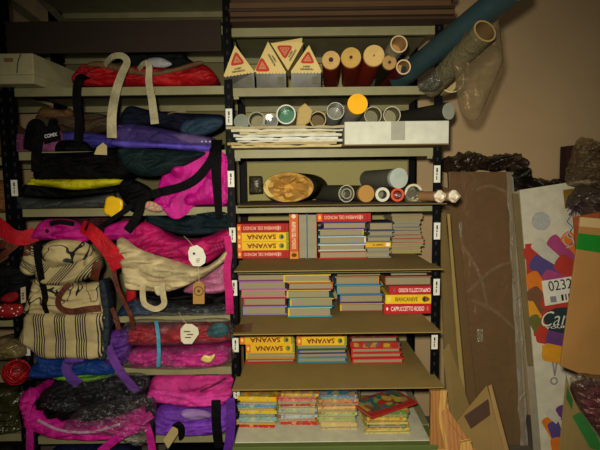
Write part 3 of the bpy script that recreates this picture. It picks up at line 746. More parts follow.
def stack(where, z0, px0, px1, rows, group, depth=.2, yb=None, pyb=None):
    # rows top -> bottom: dict(c cover, h px height, sp spine, d deco, e edge, x (dx0,dx1) px offsets, n noun)
    pm = (px0+px1)/2; Y = yb or solveY(pm, pyb, z0)
    n = len(rows); z = z0; out = []
    for i in range(n-1, -1, -1):
        r = rows[i]; h = r['h']*Y/450; dx = r.get('x', (0, 0))
        xa, xb = P(px0+dx[0], pyb, Y).x, P(px1+dx[1], pyb, Y).x
        lab = f"{r['n']}, {rank(i, n)} of {where}"
        book(xa, xb, Y+r.get('y', random.uniform(0, .008)), z+.0005, h-.0008, r['c'], r.get('dp', depth), r.get('sp', 'front'), math.radians(r.get('rz', random.uniform(-.7, .7))), lab, group, r.get('d'), r.get('e'), r.get('nm', 'hardback_book'), r.get('ct', .0022), r.get('pg'), r.get('art'))
        z += h
    return z, Y
R_, Y_ = 'b01c18', 'e8c01e'
zD, zE, zF, zG = zR['D'], zR['E'], zR['F'], zR['G']
g = 'books on the upper book shelf'
stack('left stack, upper book shelf', zD, 237, 289, [
    dict(c=R_, h=9, d=BDM, n='red spine-out hardback'), dict(c=Y_, h=9, d=SAV, n='yellow spine-out hardback'),
    dict(c=Y_, h=9, d=SAV, n='yellow spine-out hardback'), dict(c=R_, h=8.3, d=BDM, n='red spine-out hardback')], g, pyb=258.5)
# three books standing upright
def upright_book(px0, px1, pyt, pyb, cov, spine, label, deco=None, edge=None):
    Y = solveY((px0+px1)/2, pyb, zD); a, b = P(px0, pyb, Y), P(px1, pyb, Y); h = a.z and (pyb-pyt)*Y/450; w = b.x-a.x
    r = thing('hardback_book', label, 'book', ((a.x+b.x)/2, Y, zD), 0, g); X = w/2; ct = .0025
    mb = MB(); mats = [colr(cov)]+([colr(edge)] if edge else []); mi = 1 if edge else 0
    mb.box(-X, -X+ct, 0, .2, .0005, h, mi); mb.box(X-ct, X, 0, .2, .0005, h, 0)
    if spine: mb.box(-X+ct, X-ct, 0, ct, .0005, h, 0)
    else: mb.box(-X+ct, X-ct, .2-ct, .2, .0005, h, 0); mb.box(-X, X, 0, .02, h-ct, h, 0) if False else None
    if deco: deco(mb, mats, X, h)
    mb.build('cover', mats, r, local=True)
    pb = MB(); pb.box(-X+ct, X-ct, ct if spine else .003, .2-ct, .004, h-.004); pb.build('page_block', M('paper', '9c937a'), r, local=True)
def vdeco(mb, mats, X, h):
    y = -.0007
    for z0, z1, c in ((0, .16, 'd88a30'), (.16, .45, 'c85a22'), (.45, .8, 'd0622a'), (.8, 1, 'cc6a28')):
        mats.append(colr(c)); mb.poly([(-X, y*.5, z0*h+.001), (X, y*.5, z0*h+.001), (X, y*.5, z1*h), (-X, y*.5, z1*h)], len(mats)-1)
    mats.append(M('paper', 'ead8c4')); mb.text('ANIMALI DEL MONDO', (0, y, h*.52), (0, 0, -1), (1, 0, 0), h*.6, X*.95, len(mats)-1, .02)
    mb.disc((0, y, h*.93), X*.5, (0, -1, 0), len(mats)-1, 12, X*.5, Vector((1, 0, 0)))
    mats.append(colr('5a3416')); mb.disc((0, y, h*.085), X*.6, (0, -1, 0), len(mats)-1, 12, X*.45, Vector((1, 0, 0)))
upright_book(289.8, 298.6, 212.5, 259, 'c8601f', True, 'orange hardback standing upright with its lettered spine out', vdeco)
upright_book(299.2, 307, 213.5, 259, '8a9aa4', False, 'upright hardback with grey page edges, right beside the orange spine', None, 'b8664a')
upright_book(307.6, 317, 213.5, 259, 'b06a3a', False, 'upright hardback with a pale blue cover edge, beside the stack of flat books', None, '6a9ab4')
stack('second flat stack, upper book shelf', zD, 318.5, 366, [
    dict(c=R_, h=9, d=BDM, x=(-1, 5), n='red spine-out hardback'), dict(c='5a3a78', h=7.6, sp='back', e='3a3a78', x=(4, 1), n='purple hardback, page edges out'),
    dict(c='4a86a8', h=7, sp='right', e='c8b020', x=(0, -2), n='pale blue hardback, page edges out'), dict(c='2c8ab4', h=8, sp='right', e='d8d8d0', n='bright blue hardback, page edges out'),
    dict(c='b8c4c4', h=7, sp='back', e='c8c8c0', n='whitish hardback, page edges out'), dict(c='a81e1a', h=8, sp='back', e='c83a2a', x=(0, 2), n='red hardback, page edges out')], g, pyb=259)
stack('third flat stack, upper book shelf', zD, 365.5, 391, [
    dict(c='23284a', h=9, sp='back', x=(3, 3), rz=2, n='small dark navy book'), dict(c='7a8480', h=5.5, sp='back', x=(3, 3), n='small grey paperback'),
    dict(c='6e7468', h=6, sp='back', x=(1, 1), n='small grey paperback'), dict(c='e0b018', h=5, d=spine_text('IL LIBRO', btx, False, .4, .4, [(.75, .14, .7, 'f4ecd0', 'r')]), n='small yellow-spined paperback'),
    dict(c='8a8a78', h=5, sp='back', n='small dull grey paperback'), dict(c='8c8c7c', h=6, sp='back', x=(-1, 0), n='small dull grey paperback')], g, pyb=258, depth=.16)
cs = ['c8a85a', '9a9a84', 'b88a48', 'a0a088', '8aa09a', '4a5068', 'a8a48c', 'b04030', 'b8503c', 'c8b078', 'a89068', 'c8b428']
nn = ['tan', 'grey', 'brown', 'grey green', 'pale teal', 'dark blue', 'light grey', 'red', 'pale red', 'cream', 'beige', 'yellow edged']
stack('fanned pile by the right post', zD, 391.5, 421, [dict(c=cs[i], h=3.6+random.uniform(-.4, .7), sp='back', ct=.0028, x=(random.uniform(-3, 1), random.uniform(-1, 4)), rz=(6-i)*1.1 if i < 5 else random.uniform(-3, 3), nm='thin_booklet', n=f'thin {nn[i]} booklet') for i in range(12)], 'thin booklets on the upper book shelf', pyb=253.5, depth=.19)
g = 'books on the middle book shelf'
stack('left stack, middle book shelf', zE, 240, 286, [
    dict(c='7a3a74', h=9, sp='left', e='8a4a90', x=(-2, 1), n='dark purple hardback'), dict(c='a068a0', h=9, sp='left', e='b080b8', x=(0, 1), n='mauve hardback'),
    dict(c='c87a90', h=8, sp='left', e='d08078', x=(2, 1), n='pink edged hardback'), dict(c='9a2030', h=9, sp='left', e='b03038', x=(3, 1), n='dark red hardback'),
    dict(c='9080c0', h=9, sp='left', e='8f8cc8', x=(3, 1), n='lavender hardback')], g, pyb=315)
stack('second stack, middle book shelf', zE, 287, 331, [
    dict(c='c8b43a', h=8, sp='left', e='d8b820', x=(-3, 0), n='yellow edged hardback'), dict(c='8a2a1c', h=8, sp='right', e='c87030', x=(1, 2), n='dark red hardback, orange ended'),
    dict(c='2f7a9a', h=9, sp='left', e='d4b81e', n='blue hardback with yellow edges'), dict(c='2f7fa4', h=9, sp='left', e='d4b81e', x=(3, 3), n='blue hardback with yellow edges'),
    dict(c='3a9ab8', h=10, sp='left', e='d8bc1e', x=(1, 1), n='bright blue hardback with yellow edges')], g, pyb=317)
stack('third stack, middle book shelf', zE, 337, 383, [
    dict(c='6a3a5a', h=4, sp='back', e='b87a50', x=(0, -2), n='plum hardback'), dict(c='3a78a0', h=9, sp='right', e='d0843a', x=(-2, -4), n='blue hardback with an orange line'),
    dict(c='2f7a9c', h=10, sp='left', e='5a9ab0', x=(0, -1), n='teal blue hardback'), dict(c='4a3a70', h=9, sp='left', e='5a7ab0', x=(3, 1), n='purple hardback'),
    dict(c='8c2a28', h=9, sp='left', e='d8b820', x=(3, 1), n='red hardback with yellow ends')], g, pyb=312)
stack('right stack, middle book shelf', zE, 385.5, 432, [
    dict(c='3a201c', h=6, sp='back', x=(4, -4), n='very dark hardback in shadow'), dict(c='6c1c1a', h=10, sp='left', e='b07a50', x=(0, 0), n='dark red hardback, page edges out'),
    dict(c='c01a1e', h=9, d=CAPF, x=(4, 3), n='red hardback with upside-down white lettering'), dict(c='ecc818', h=9.5, d=BIA, x=(0, 0), n='bright yellow spine-out hardback'),
    dict(c='c01a1e', h=10.5, d=CAP, x=(-1, 0), n='red hardback with upright white lettering')], g, pyb=314)
g = 'books on the third book shelf'
stack('left stack, third book shelf', zF, 246, 295, [
    dict(c='e4b81e', h=9, d=SAV, x=(-6, -1), n='yellow spine-out hardback'), dict(c='e4b81e', h=9.5, d=SAV, n='yellow spine-out hardback'),
    dict(c='c8a83a', h=3, sp='left', e='d4b81e', n='thin yellow edged book'), dict(c='c8a83a', h=3.5, sp='left', e='d4b81e', n='thin yellow edged book'), dict(c='a8241c', h=4.5, sp='left', e='c83a22', n='thin red hardback')], g, pyb=363.5)
stack('middle stack, third book shelf', zF, 298, 347, [
    dict(c='c8702a', h=3, sp='back', x=(-1, -4), n='thin orange book'), dict(c='e8c01e', h=9.5, d=SAV, x=(-1, 0), n='yellow spine-out hardback'),
    dict(c='5c8a3a', h=4, sp='left', e='7aa03a', n='thin green hardback'), dict(c='2a3a70', h=5, sp='left', e='30508c', n='navy blue hardback'), dict(c='8a8c88', h=3.5, sp='left', e='5a7a90', n='grey edged hardback'), dict(c='2c86a8', h=6, sp='left', e='3a9ab8', n='light blue hardback')], g, pyb=363)
art = M('comic', '8a3a2a', scale=40)
stack('right stack, third book shelf', zF, 350.5, 402, [
    dict(c='8a2420', h=6, sp='back', x=(0, -4), art=art, n='red picture-cover book'), dict(c='6e3428', h=5.5, d=lambda mb, mats, X, h: (mats.append(art), mb.poly([(-X, -.0006, 0), (X, -.0006, 0), (X, -.0006, h), (-X, -.0006, h)], len(mats)-1)), x=(0, -2), n='dark picture-spine book'),
    dict(c='b02420', h=5.5, sp='left', e='c8342a', x=(1, -1), n='red hardback'), dict(c='b4241e', h=5.5, sp='left', e='c8342a', x=(1, 0), n='red hardback'), dict(c='b4241e', h=6, sp='left', e='d03a2a', x=(2, 2), n='red hardback')], g, pyb=364)
g = 'thin comics on the lowest book shelf'
def comics(where, px0, px1, pyb, cl, hpx, artc=None, bottom=None):
    rows = []
    for i, (c, nme) in enumerate(cl):
        rows.append(dict(c=M('comic', c, scale=random.choice((55, 80)), cols=(c, c, 'd8c890', random.choice(('b83a2a', '4a7a9a', '5c8a48', 'd0a838')), c, '6a5a40')), h=hpx*random.uniform(.75, 1.25), sp='front' if i % 2 == 0 else 'back', ct=.0024, x=(random.uniform(-2.5, 2), random.uniform(-2, 2.5)), rz=random.uniform(-4, 4), nm='comic_book', n=f'thin {nme} comic', dp=.17,
                         art=M('comic', c, scale=random.choice((26, 34, 44))) ))
    return stack(where, zG, px0, px1, rows, g, pyb=pyb, depth=.17)
yl = [('d8b428', 'yellow picture-covered'), ('d0b848', 'yellow'), ('6a94a8', 'pale blue'), ('c8b878', 'cream'), ('d4b430', 'yellow'), ('5a8ca4', 'blue'), ('88a4a8', 'grey blue'), ('d8c050', 'pale yellow'), ('b82a1e', 'red')]
comics('leftmost comic pile', 238.5, 276, 428, yl, 3.7)
pk = [('c8a04a', 'tan'), ('b83a34', 'red'), ('c87a7a', 'pink'), ('b8a888', 'beige'), ('a84a48', 'dull red'), ('c8b898', 'cream'), ('98a898', 'pale green'), ('b8bcb4', 'grey white'), ('a8b4b8', 'grey blue'), ('c09a8a', 'dusty pink'), ('b8342c', 'red edged')]
comics('second comic pile', 280, 317, 425, pk, 3.0)
cr = [('5c86a0', 'blue'), ('7a98a8', 'grey blue'), ('c08a5a', 'tan'), ('b84a38', 'red'), ('c8b078', 'cream'), ('d0a050', 'orange tan'), ('a8b078', 'pale green'), ('b8b080', 'cream green'), ('9aa868', 'green'), ('c8b488', 'cream'), ('c0ac74', 'buff'), ('d4bc80', 'pale buff')]
comics('third comic pile', 320, 357, 430, cr, 3.15)
gr = [('5c8444', 'green'), ('7a9444', 'leaf green'), ('c8a848', 'tan yellow'), ('a89038', 'olive'), ('c8b060', 'cream'), ('4a7a50', 'dark green'), ('c0a858', 'buff'), ('d8c860', 'pale yellow')]
zt4, Y4 = comics('fourth comic pile', 367, 408, 434, gr, 2.9)
# big red picture book lying across the fourth pile
q = [Pz(x, y, zt4+.005) for x, y in ((368, 419), (414, 404), (398, 389), (352, 402))]
c = sum(q, Vector())/4; ux = (q[1]-q[0]); w = ux.length; d = (q[3]-q[0]).length; rz = math.atan2(ux.y, ux.x)
r = thing('picture_book', 'large red picture book lying askew on top of the fourth comic pile', 'book', (c.x, c.y, zt4+.001), rz)
mb = MB(); mb.box(-w/2, w/2, -d/2, d/2, .009, .011); mb.box(-w/2, w/2, -d/2, d/2, 0, .002); mb.box(-w/2, w/2, -d/2, -d/2+.002, .002, .009)
mb.box(-w/2+.012, w/2-.012, -d/2+.03, d/2-.008, .011, .0114, 1)
mb.disc((.0, 0, .0118), .035, (0, 0, 1), 2, 16, .02, Vector((1, 0, 0))); mb.disc((.035, .02, .0119), .022, (0, 0, 1), 3, 14, .03, Vector((1, 0, 0)))
mb.build('cover', [colr('b02c22'), M('comic', '4a6a58', scale=30), colr('b8342a'), colr('c8a040')], r, local=True)
MB().box(-w/2+.004, w/2-.004, -d/2+.003, d/2-.003, .002, .009).build('page_block', PG, r, local=True)
# orange and light blue books lying at the back
stack('pair lying behind the comic piles', zG+.098, 322, 362, [dict(c='d8702a', h=3.5, sp='front', n='thin orange book'), dict(c='6f9ab0', h=3.5, sp='front', n='thin light blue book')], 'books behind the comics', yb=2.33, pyb=392, depth=.18)
for k, (px0, px1, w) in enumerate(((290, 318, 'left'), (325, 360, 'right'))):
    a, b = P(px0, 400, 2.34).x, P(px1, 400, 2.34).x
    MB().box(a, b, 2.33, 2.5, zG+.001, zG+.0975).build('brown_carton', brown2, bevel=.003, thing=(f'low brown carton behind the comic piles, {w} one of the two', 'box'))
# ------------------------------------------------------------------ bags on the left bay
FA = lambda c, r=None: M('fabric', c, r)
blackf, webb = FA('0a0a0c', .55), FA('0a0a0c', .6)
creamw = FA('b4ab8c', .7)
def bag(name, label, cat, outline, Y, mat, zkey=None, group=None, part='body', front=.035, back=.2, **k):
    zm = (zL[zkey]+.002) if zkey and not isinstance(zkey, float) else zkey
    t = thing(name, label, cat, center(outline, Y, zm if zm else None), 0, group)
    soft(outline, Y, front, back, zmin=zm, **k).build(part, mat, t)
    return t
def part_soft(t, pname, outline, Y, mat, front=.02, back=.03, zmin=None, **k):
    return soft(outline, Y, front, back, zmin=zmin, **k).build(pname, mat, t)
def part_strap(t, pts, w, mat, pname='strap', th=.003, tw=0): return MB().strap(pts, w, 0, th, 8, tw).build(pname, mat, t)
def hang_tag(label, corners, Y, mat, deco=None, name='price_tag', th=.0015, string=None):
    q = [P(x, y, Y) for x, y in corners]; mb = MB(); n = Vector((0, th, 0)); mb.hexa(q, [p+n for p in q])
    mats = [mat]
    t = thing(name, label, 'tag', sum(q, Vector())/len(q))
    if deco: deco(mb, mats, q)
    mb.build('card', mats, t)
    if string: part_strap(t, string, .0025, M('paper', 'b8a880'), 'string', .002)
    return t

# shelf A ------------------------------------------------------------
def topwhite():
    z0 = zL['A']+.002; Y = 2.06; c0, c1, c2 = P(-20, 60, Y), P(33, 60, Y), P(82, 60, 2.45)
    z1 = P(33, 53, Y).z; zs = P(33, 74.5, Y).z; xi = XL+PW+.008
    t = thing('white_carton', 'large dirty white carton with a fold line, at the top left corner', 'box', (c1.x, c1.y, z0))
    pl = [Vector(p) for p in ((c0.x, Y, 0), (c1.x, Y, 0), (c2.x, 2.45, 0), (xi, 2.5, 0), (xi, YF-.008, 0), (c0.x, YF-.008, 0))]
    def f(z, s): return [Vector((p.x-(s if k in (1, 2) else 0), p.y+(s if k < 2 else 0), z)) for k, p in enumerate(pl)]
    mb = MB(); mb.hexa(f(z0, .012), f(zs, 0)); mb.hexa(f(zs, 0), f(z1, 0)); mb.build('carton', M('paper', 'b4ac88'), t, bevel=.004)
    MB().strap([P(21, 54, Y-.002), P(18, 62, Y-.002), P(17, 73, Y-.002)], .003).build('fold_line', M('paper', '4c4630'), t)
    MB().box(P(4, 58, Y).x, P(13, 58, Y).x, Y-.001, Y-.0002, P(8, 62, Y).z, P(8, 58, Y).z).build('brown_stain', M('paper', '8a6a48'), t)
topwhite()
t = bag('tote_bag', 'red tote bag with tan trim lying folded on the top shelf, two long cream straps', 'bag', [(72, 80), (76, 72), (86, 64), (110, 66), (140, 66), (175, 68), (200, 64), (212, 70), (218, 80), (212, 85), (190, 86), (150, 86), (110, 86), (78, 85)], 2.22, FA('a8141c', .5), 'A', fold=.012, ang=.15, seed=11)
part_soft(t, 'trim', [(84, 66), (98, 61), (128, 66), (150, 71), (172, 68), (198, 61), (202, 64), (180, 71), (150, 76), (120, 72), (98, 67)], 2.17, FA('6e5236'), .012, .03, fold=.004, seed=2)
part_strap(t, [(104, 66, 2.17), (112, 57, 2.12), (122, 56, 2.1), (127, 62, 2.09), (122, 74, 2.09), (116, 92, 2.1), (112, 115, 2.1), (112, 138, 2.1)], (.022, .046), creamw)
part_strap(t, [(138, 70, 2.17), (144, 64, 2.12), (149, 66, 2.1), (149, 82, 2.1), (152, 100, 2.1), (155, 124, 2.1)], (.022, .038), creamw)
t = bag('black_pouch', 'black pouch behind the red tote bag under the folded cardboard', 'bag', [(122, 66), (128, 53), (150, 50), (180, 50), (188, 58), (196, 66), (170, 70), (140, 70)], 2.36, FA('15161a'), None, fold=.008, seed=12, back=.12)
t = bag('white_cloth', 'small white cloth tucked between the red tote bag and the black pouch', 'cloth', [(140, 63), (150, 58), (162, 58), (172, 64), (162, 68), (148, 67)], 2.27, FA('b0aeb0'), None, front=.012, back=.04, fold=.005, seed=5)
MB().strap([(86, 76, 2.14), (80, 78, 2.1), (77, 88, 2.1), (77, 105, 2.1), (79, 122, 2.1), (78, 142, 2.12)], .038, 0, .004).build('black_webbing_strap', webb, thing=('black webbing strap hanging down from the left end of the red tote bag', 'strap'))

# shelf B ------------------------------------------------------------
t = bag('folded_cloth', 'brown folded cloth bundle at the back of the second shelf above the purple bag', 'cloth', [(30, 124), (42, 112), (60, 109), (85, 112), (108, 116), (112, 128), (90, 134), (55, 132), (34, 130)], 2.34, FA('4c3c28'), None, fold=.012, fs=(4, 40), seed=21, back=.2)
bag('paper_bundle', 'tan twisted paper bundle lying at the back between the brown cloth and shelf', 'paper bundle', [(38, 112), (45, 106), (60, 110), (70, 108), (72, 116), (55, 119), (40, 118)], 2.3, M('paper', '6e4e2a'), None, fold=.012, seed=22, back=.06, front=.02)
t = bag('purple_bag', 'dusty pink purple flat bag with black straps at the left of the second shelf', 'bag', [(25, 154), (24, 138), (28, 128), (44, 127), (62, 132), (62, 150), (58, 155), (36, 156)], 2.2, FA('7c4068'), 'B', fold=.006, seed=23, back=.2)
part_strap(t, [(28, 150, 2.15), (30, 132, 2.13), (34, 124, 2.12), (40, 126, 2.12), (38, 142, 2.12), (36, 156, 2.11), (36, 172, 2.11)], .044, webb)
t = bag('violet_bag', 'blue violet flat bag behind the black lettered badge on the second shelf', 'bag', [(62, 140), (60, 133), (75, 131), (100, 134), (120, 138), (120, 146), (100, 148), (76, 147)], 2.24, FA('3c3488'), 'B', fold=.005, seed=24, back=.2)
def comix(mb, mats, q):
    mats.append(M('paper', 'd0d0cc')); c = sum(q, Vector())/4; ux = (q[1]-q[0]).normalized(); uz = (q[0]-q[3]).normalized()
    mb.text('COMIX', c+Vector((0, -.001, -.008)), ux, uz, (q[1]-q[0]).length*.82, .017, 1, .03)
t = hang_tag('black cloth badge with white block lettering hanging in front of the purple bag', [(42, 127), (57.5, 124), (60, 139.5), (44, 143.5)], 2.085, FA('08080a'), comix, 'lettered_badge', .004)
part_strap(t, [(50, 126, 2.09), (52, 120, 2.1), (56, 121, 2.12)], .02, webb, 'loop')
bag('black_bag', 'black soft bag lying across the middle of the left bay above the yellow cloth', 'bag', [(36, 160), (38, 154), (60, 153), (90, 152), (118, 150), (128, 156), (130, 172), (120, 180), (90, 181), (60, 179), (40, 183), (34, 176)], 2.16, FA('08080a'), None, front=.03, back=.25, fold=.007, seed=25)
bag('black_bag', 'small black bag with a buckle between the purple bag and the cream tag', 'bag', [(56, 154), (58, 142), (72, 140), (86, 142), (92, 150), (88, 156), (70, 156)], 2.17, FA('08080a'), 'B', front=.03, back=.05, fold=.006, seed=26)
hang_tag('blank cream paper tag tilted on the black bag under a cream strap', [(94, 154.5), (97, 147), (103, 142.5), (107, 146), (107, 155)], 2.1, M('paper', 'b8a87c'))
t = bag('backpack', 'dark navy backpack lying on the violet backpack, denim blue at its right', 'backpack', [(119, 126), (124, 110), (132, 106), (150, 110), (180, 113), (210, 114), (224, 116), (222, 126), (205, 135), (190, 136), (165, 128), (140, 125)], 2.2, FA('15192a'), None, fold=.009, seed=27, back=.22)
part_soft(t, 'denim_panel', [(180, 130), (186, 120), (205, 117), (222, 119), (221, 127), (206, 135), (190, 136)], 2.165, FA('24384c'), .015, .03, fold=.008, seed=28)
part_strap(t, [(168, 114, 2.15), (176, 112, 2.14), (186, 112, 2.15)], .006, M('metal', '6a5a3a'), 'zip')
t = bag('backpack', 'violet backpack with a bright lavender lower edge, under the dark navy backpack', 'backpack', [(112, 143), (116, 128), (126, 123), (150, 126), (180, 132), (210, 137), (218, 142), (214, 151), (190, 150), (160, 147), (130, 147), (116, 146)], 2.17, FA('3a2a68'), 'B', fold=.006, seed=29, back=.24)
part_soft(t, 'lower_band', [(112, 145), (113, 140), (140, 141.5), (170, 143.5), (213, 145), (214, 151), (190, 150.5), (160, 148), (130, 148)], 2.14, FA('5c4cb0'), .02, .02, fold=.003, R=.02, seed=30)
part_soft(t, 'side_panel', [(172, 134), (190, 134), (212, 139), (214, 145), (185, 143.5)], 2.14, FA('5a4a78'), .012, .02, fold=.002, R=.02, seed=31)
part_soft(t, 'pocket_patch', [(118, 125), (130, 128), (140, 132), (126, 132)], 2.138, FA('564a70'), .006, .01, fold=.002, R=.015, seed=32)
for i, x in enumerate((202, 206, 210)):
    c = P(x, 141.5, 2.118); MB().disc(c, .004, (0, -1, 0), 0, 10).build('stud', M('metal', 'a8a8b0'), t)
bag('dark_green_bag', 'dark bottle green nylon bag drooping under the violet backpack', 'bag', [(120, 160), (118, 149), (130, 147.5), (160, 149), (196, 151), (206, 153), (196, 160), (180, 168), (160, 176), (140, 176), (127, 170)], 2.14, FA('1a2a2c', .45), None, front=.03, back=.03, fold=.008, ang=.3, seed=33)
t = bag('shell_backpack', 'hot pink moulded shell backpack with round bumps, hanging under black straps', 'backpack', [(150, 206), (157, 196), (159, 184), (163, 175), (172, 166), (184, 157), (198, 152), (214, 152), (228, 156), (229, 180), (228, 204), (212, 205), (197, 206), (190, 213), (182, 218), (174, 217), (164, 208)], 2.2, M('fabric', 'c0188c', .35), None, front=.045, back=.22, fold=.006, ang=1.2, fs=(4, 10), seed=34, bumps=[(180, 170, .04, .035), (194, 200, .035, .035), (214, 172, .04, .03), (216, 196, .03, .025), (172, 190, .03, .02)])
part_strap(t, [(126, 202, 2.12), (140, 198, 2.1), (160, 192, 2.09), (180, 187, 2.085), (194, 180, 2.085), (204, 170, 2.09), (212, 158, 2.1), (214, 148, 2.12)], .038, webb)
part_strap(t, [(217, 140, 2.13), (216, 155, 2.09), (216, 172, 2.08), (217, 190, 2.09), (218, 205, 2.1), (219, 218, 2.11)], (.052, .03), webb)
part_soft(t, 'badge', [(144, 207), (148, 201), (156, 203), (163, 208), (160, 212), (150, 211)], 2.11, M('comic', 'b88a80', scale=120), .008, .01, fold=.001, R=.01, res=.005, seed=35)

# shelf C ------------------------------------------------------------
bag('yellow_bag', 'bright lime yellow folded nylon bag between two black bags on the left', 'bag', [(28, 186), (31, 179), (36, 177), (60, 179), (90, 178), (119, 177.5), (120, 184), (105, 187), (75, 190), (50, 187)], 2.17, M('fabric', 'b4ac10', .45), None, front=.03, back=.22, fold=.005, fs=(5, 26), seed=41, R=.02)
bag('black_bag', 'flat black bag with sheen directly under the yellow bag', 'bag', [(24, 195), (26, 184), (40, 184), (60, 190), (80, 191), (120, 186), (124, 191), (100, 196), (60, 199), (30, 198)], 2.17, FA('08080a', .4), None, front=.03, back=.22, fold=.005, fs=(5, 26), seed=42, R=.02)
bag('grey_bag', 'charcoal grey folded bag, lowest of the pile on the left', 'bag', [(22, 206), (22, 197), (45, 199), (70, 199), (100, 195), (122, 192), (130, 196), (128, 206), (100, 209), (60, 212), (28, 212)], 2.17, FA('3a3d3c', .55), 'C', front=.035, back=.22, fold=.008, fs=(4, 30), seed=43, R=.03)
t = thing('yellow_charm', 'bright yellow flat rubber charm hanging in front of the grey bag', 'keychain', P(115, 206, 2.08))
mb = soft([(104, 212), (105, 203), (106, 198), (111, 196), (116, 197), (122, 200), (123, 206), (121, 212), (118, 218), (111, 217)], 2.08, .006, .006, fold=.0, R=.008, res=.006, seed=44); mb.build('plate', M('plastic', 'e0b414', .4), t)
part_strap(t, [(116, 198, 2.078), (114, 192, 2.09), (112, 186, 2.1)], .006, webb, 'cord')
t = bag('strap_bundle', 'tangle of black webbing straps hanging between the grey bag and pink backpack', 'strap', [(118, 190), (126, 178), (140, 182), (152, 190), (150, 200), (140, 210), (132, 212), (126, 204)], 2.12, FA('08080a'), None, front=.03, back=.06, fold=.012, seed=45)
part_strap(t, [(142, 196, 2.1), (140, 208, 2.08), (135, 220, 2.07), (127, 231, 2.07)], .04, webb)
part_strap(t, [(132, 205, 2.08), (120, 214, 2.07), (108, 222, 2.07), (100, 228, 2.08)], .022, webb)
bag('dark_teal_bag', 'dark teal black cloth bag sticking out above the magenta bag', 'bag', [(146, 222), (152, 214), (175, 219), (200, 213), (228, 212), (229, 230), (210, 234), (190, 236), (172, 233), (156, 228)], 2.2, FA('16242a', .5), None, front=.03, back=.2, fold=.009, seed=46)

# zone D -------------------------------------------------------------
bag('red_black_bag', 'black and dark red bag at the back of the open shelf on the left', 'bag', [(20, 228), (22, 216), (50, 214), (100, 214), (130, 216), (128, 226), (90, 228), (50, 232)], 2.36, FA('3c0c14'), None, front=.03, back=.15, fold=.006, seed=51)
t = bag('sling_bag', 'magenta sling bag with wide red straps lying over the striped bag', 'bag', [(26, 238), (34, 230), (42, 221), (54, 219), (72, 220), (84, 228), (90, 236), (84, 243), (66, 242), (48, 240), (34, 241)], 2.1, FA('b0147c', .45), None, front=.03, back=.1, fold=.006, seed=52)
part_soft(t, 'wing', [(96, 236), (104, 228), (118, 222), (134, 222), (134, 236), (120, 240), (104, 240)], 2.12, FA('b0147c', .45), .02, .08, fold=.006, seed=53)
part_strap(t, [(-8, 220, 2.06), (2, 228, 2.05), (12, 236, 2.05), (24, 238, 2.06), (36, 234, 2.08)], .068, FA('b40c22', .5))
part_strap(t, [(82, 226, 2.07), (92, 232, 2.05), (102, 242, 2.045), (112, 254, 2.05), (120, 268, 2.06)], (.06, .08), FA('b40c22', .5))
part_strap(t, [(50, 224, 2.065), (60, 222, 2.06), (74, 224, 2.06)], .022, FA('1c0a12'), 'dark_pocket')
part_strap(t, [(86, 226, 2.06), (94, 230, 2.055), (104, 231, 2.06)], .04, webb, 'buckle')
c = P(47, 231, 2.055); MB().disc(c, .009, (0, -1, 0), 0, 14).build('button', M('plastic', '3a0824'), t)
# striped canvas bag
canv = 'b9a87c'
t = thing('striped_canvas_bag', 'large cream canvas bag with black stripes, brush line drawings and brown leather handles', 'bag', center([(20, 358), (104, 358)], 2.08, P(60, 358, 2.08).z))
soft([(28, 313), (60, 313), (103, 312), (104, 330), (103, 357), (70, 358), (44, 358), (32, 349), (20, 340), (24, 326)], 2.08, .03, .14, fold=.003, fs=(3, 8), R=.03, smooth=1, seed=61).build('lower_panel', M('stripe', canv, ang=0., period=.1, off=.012), t)
soft([(33, 283), (40, 276), (60, 280), (80, 284), (99, 283), (102, 300), (103, 313), (70, 314), (28, 314), (25, 308), (30, 296)], 2.085, .032, .12, fold=.005, R=.03, seed=62).build('upper_panel', M('doodle', canv, scale=9), t)
soft([(40, 282), (36, 268), (44, 256), (60, 248), (80, 246), (94, 252), (100, 264), (99, 272), (88, 278), (72, 284), (58, 286)], 2.07, .04, .1, fold=.010, ang=.5, fs=(4, 14), R=.04, seed=63).build('folded_flap', M('stripe', canv, ang=-.72, period=.085, warp=.03), t)
soft([(42, 262), (44, 246), (56, 240), (80, 241), (90, 246), (92, 256), (80, 262), (64, 266), (52, 268)], 2.045, .03, .06, fold=.010, fs=(5, 14), R=.04, seed=64).build('top_fold', M('doodle', canv, scale=6), t)
soft([(20, 268), (24, 254), (26, 244), (34, 246), (38, 258), (36, 272), (28, 276)], 2.1, .025, .1, fold=.005, R=.03, seed=65).build('side_gusset', M('stripe', canv, ang=.9, period=.07), t)
soft([(99, 284), (104, 282), (108, 300), (109, 330), (106, 357), (102, 357), (103, 320)], 2.075, .008, .1, fold=.002, R=.01, res=.006, seed=66).build('side_band', FA('242e38'), t)
lea = M('fabric', '5c2c1a', .4)
hd = part_strap(t, [(70, 284, 2.035), (62, 292, 2.03), (58, 302, 2.03), (62, 309, 2.03), (72, 311.5, 2.03), (86, 309.5, 2.03), (101, 308, 2.04)], (.022, .032), lea, 'handle')
part_strap(hd, [(94, 280, 2.045), (96, 270, 2.03), (98, 262, 2.035)], .04, lea, 'handle_tab')
part_strap(t, [(37, 244, 2.03), (38, 258, 2.02), (41, 276, 2.02), (45, 296, 2.025), (44, 304, 2.02), (47, 313, 2.03)], (.036, .02), webb, 'webbing')
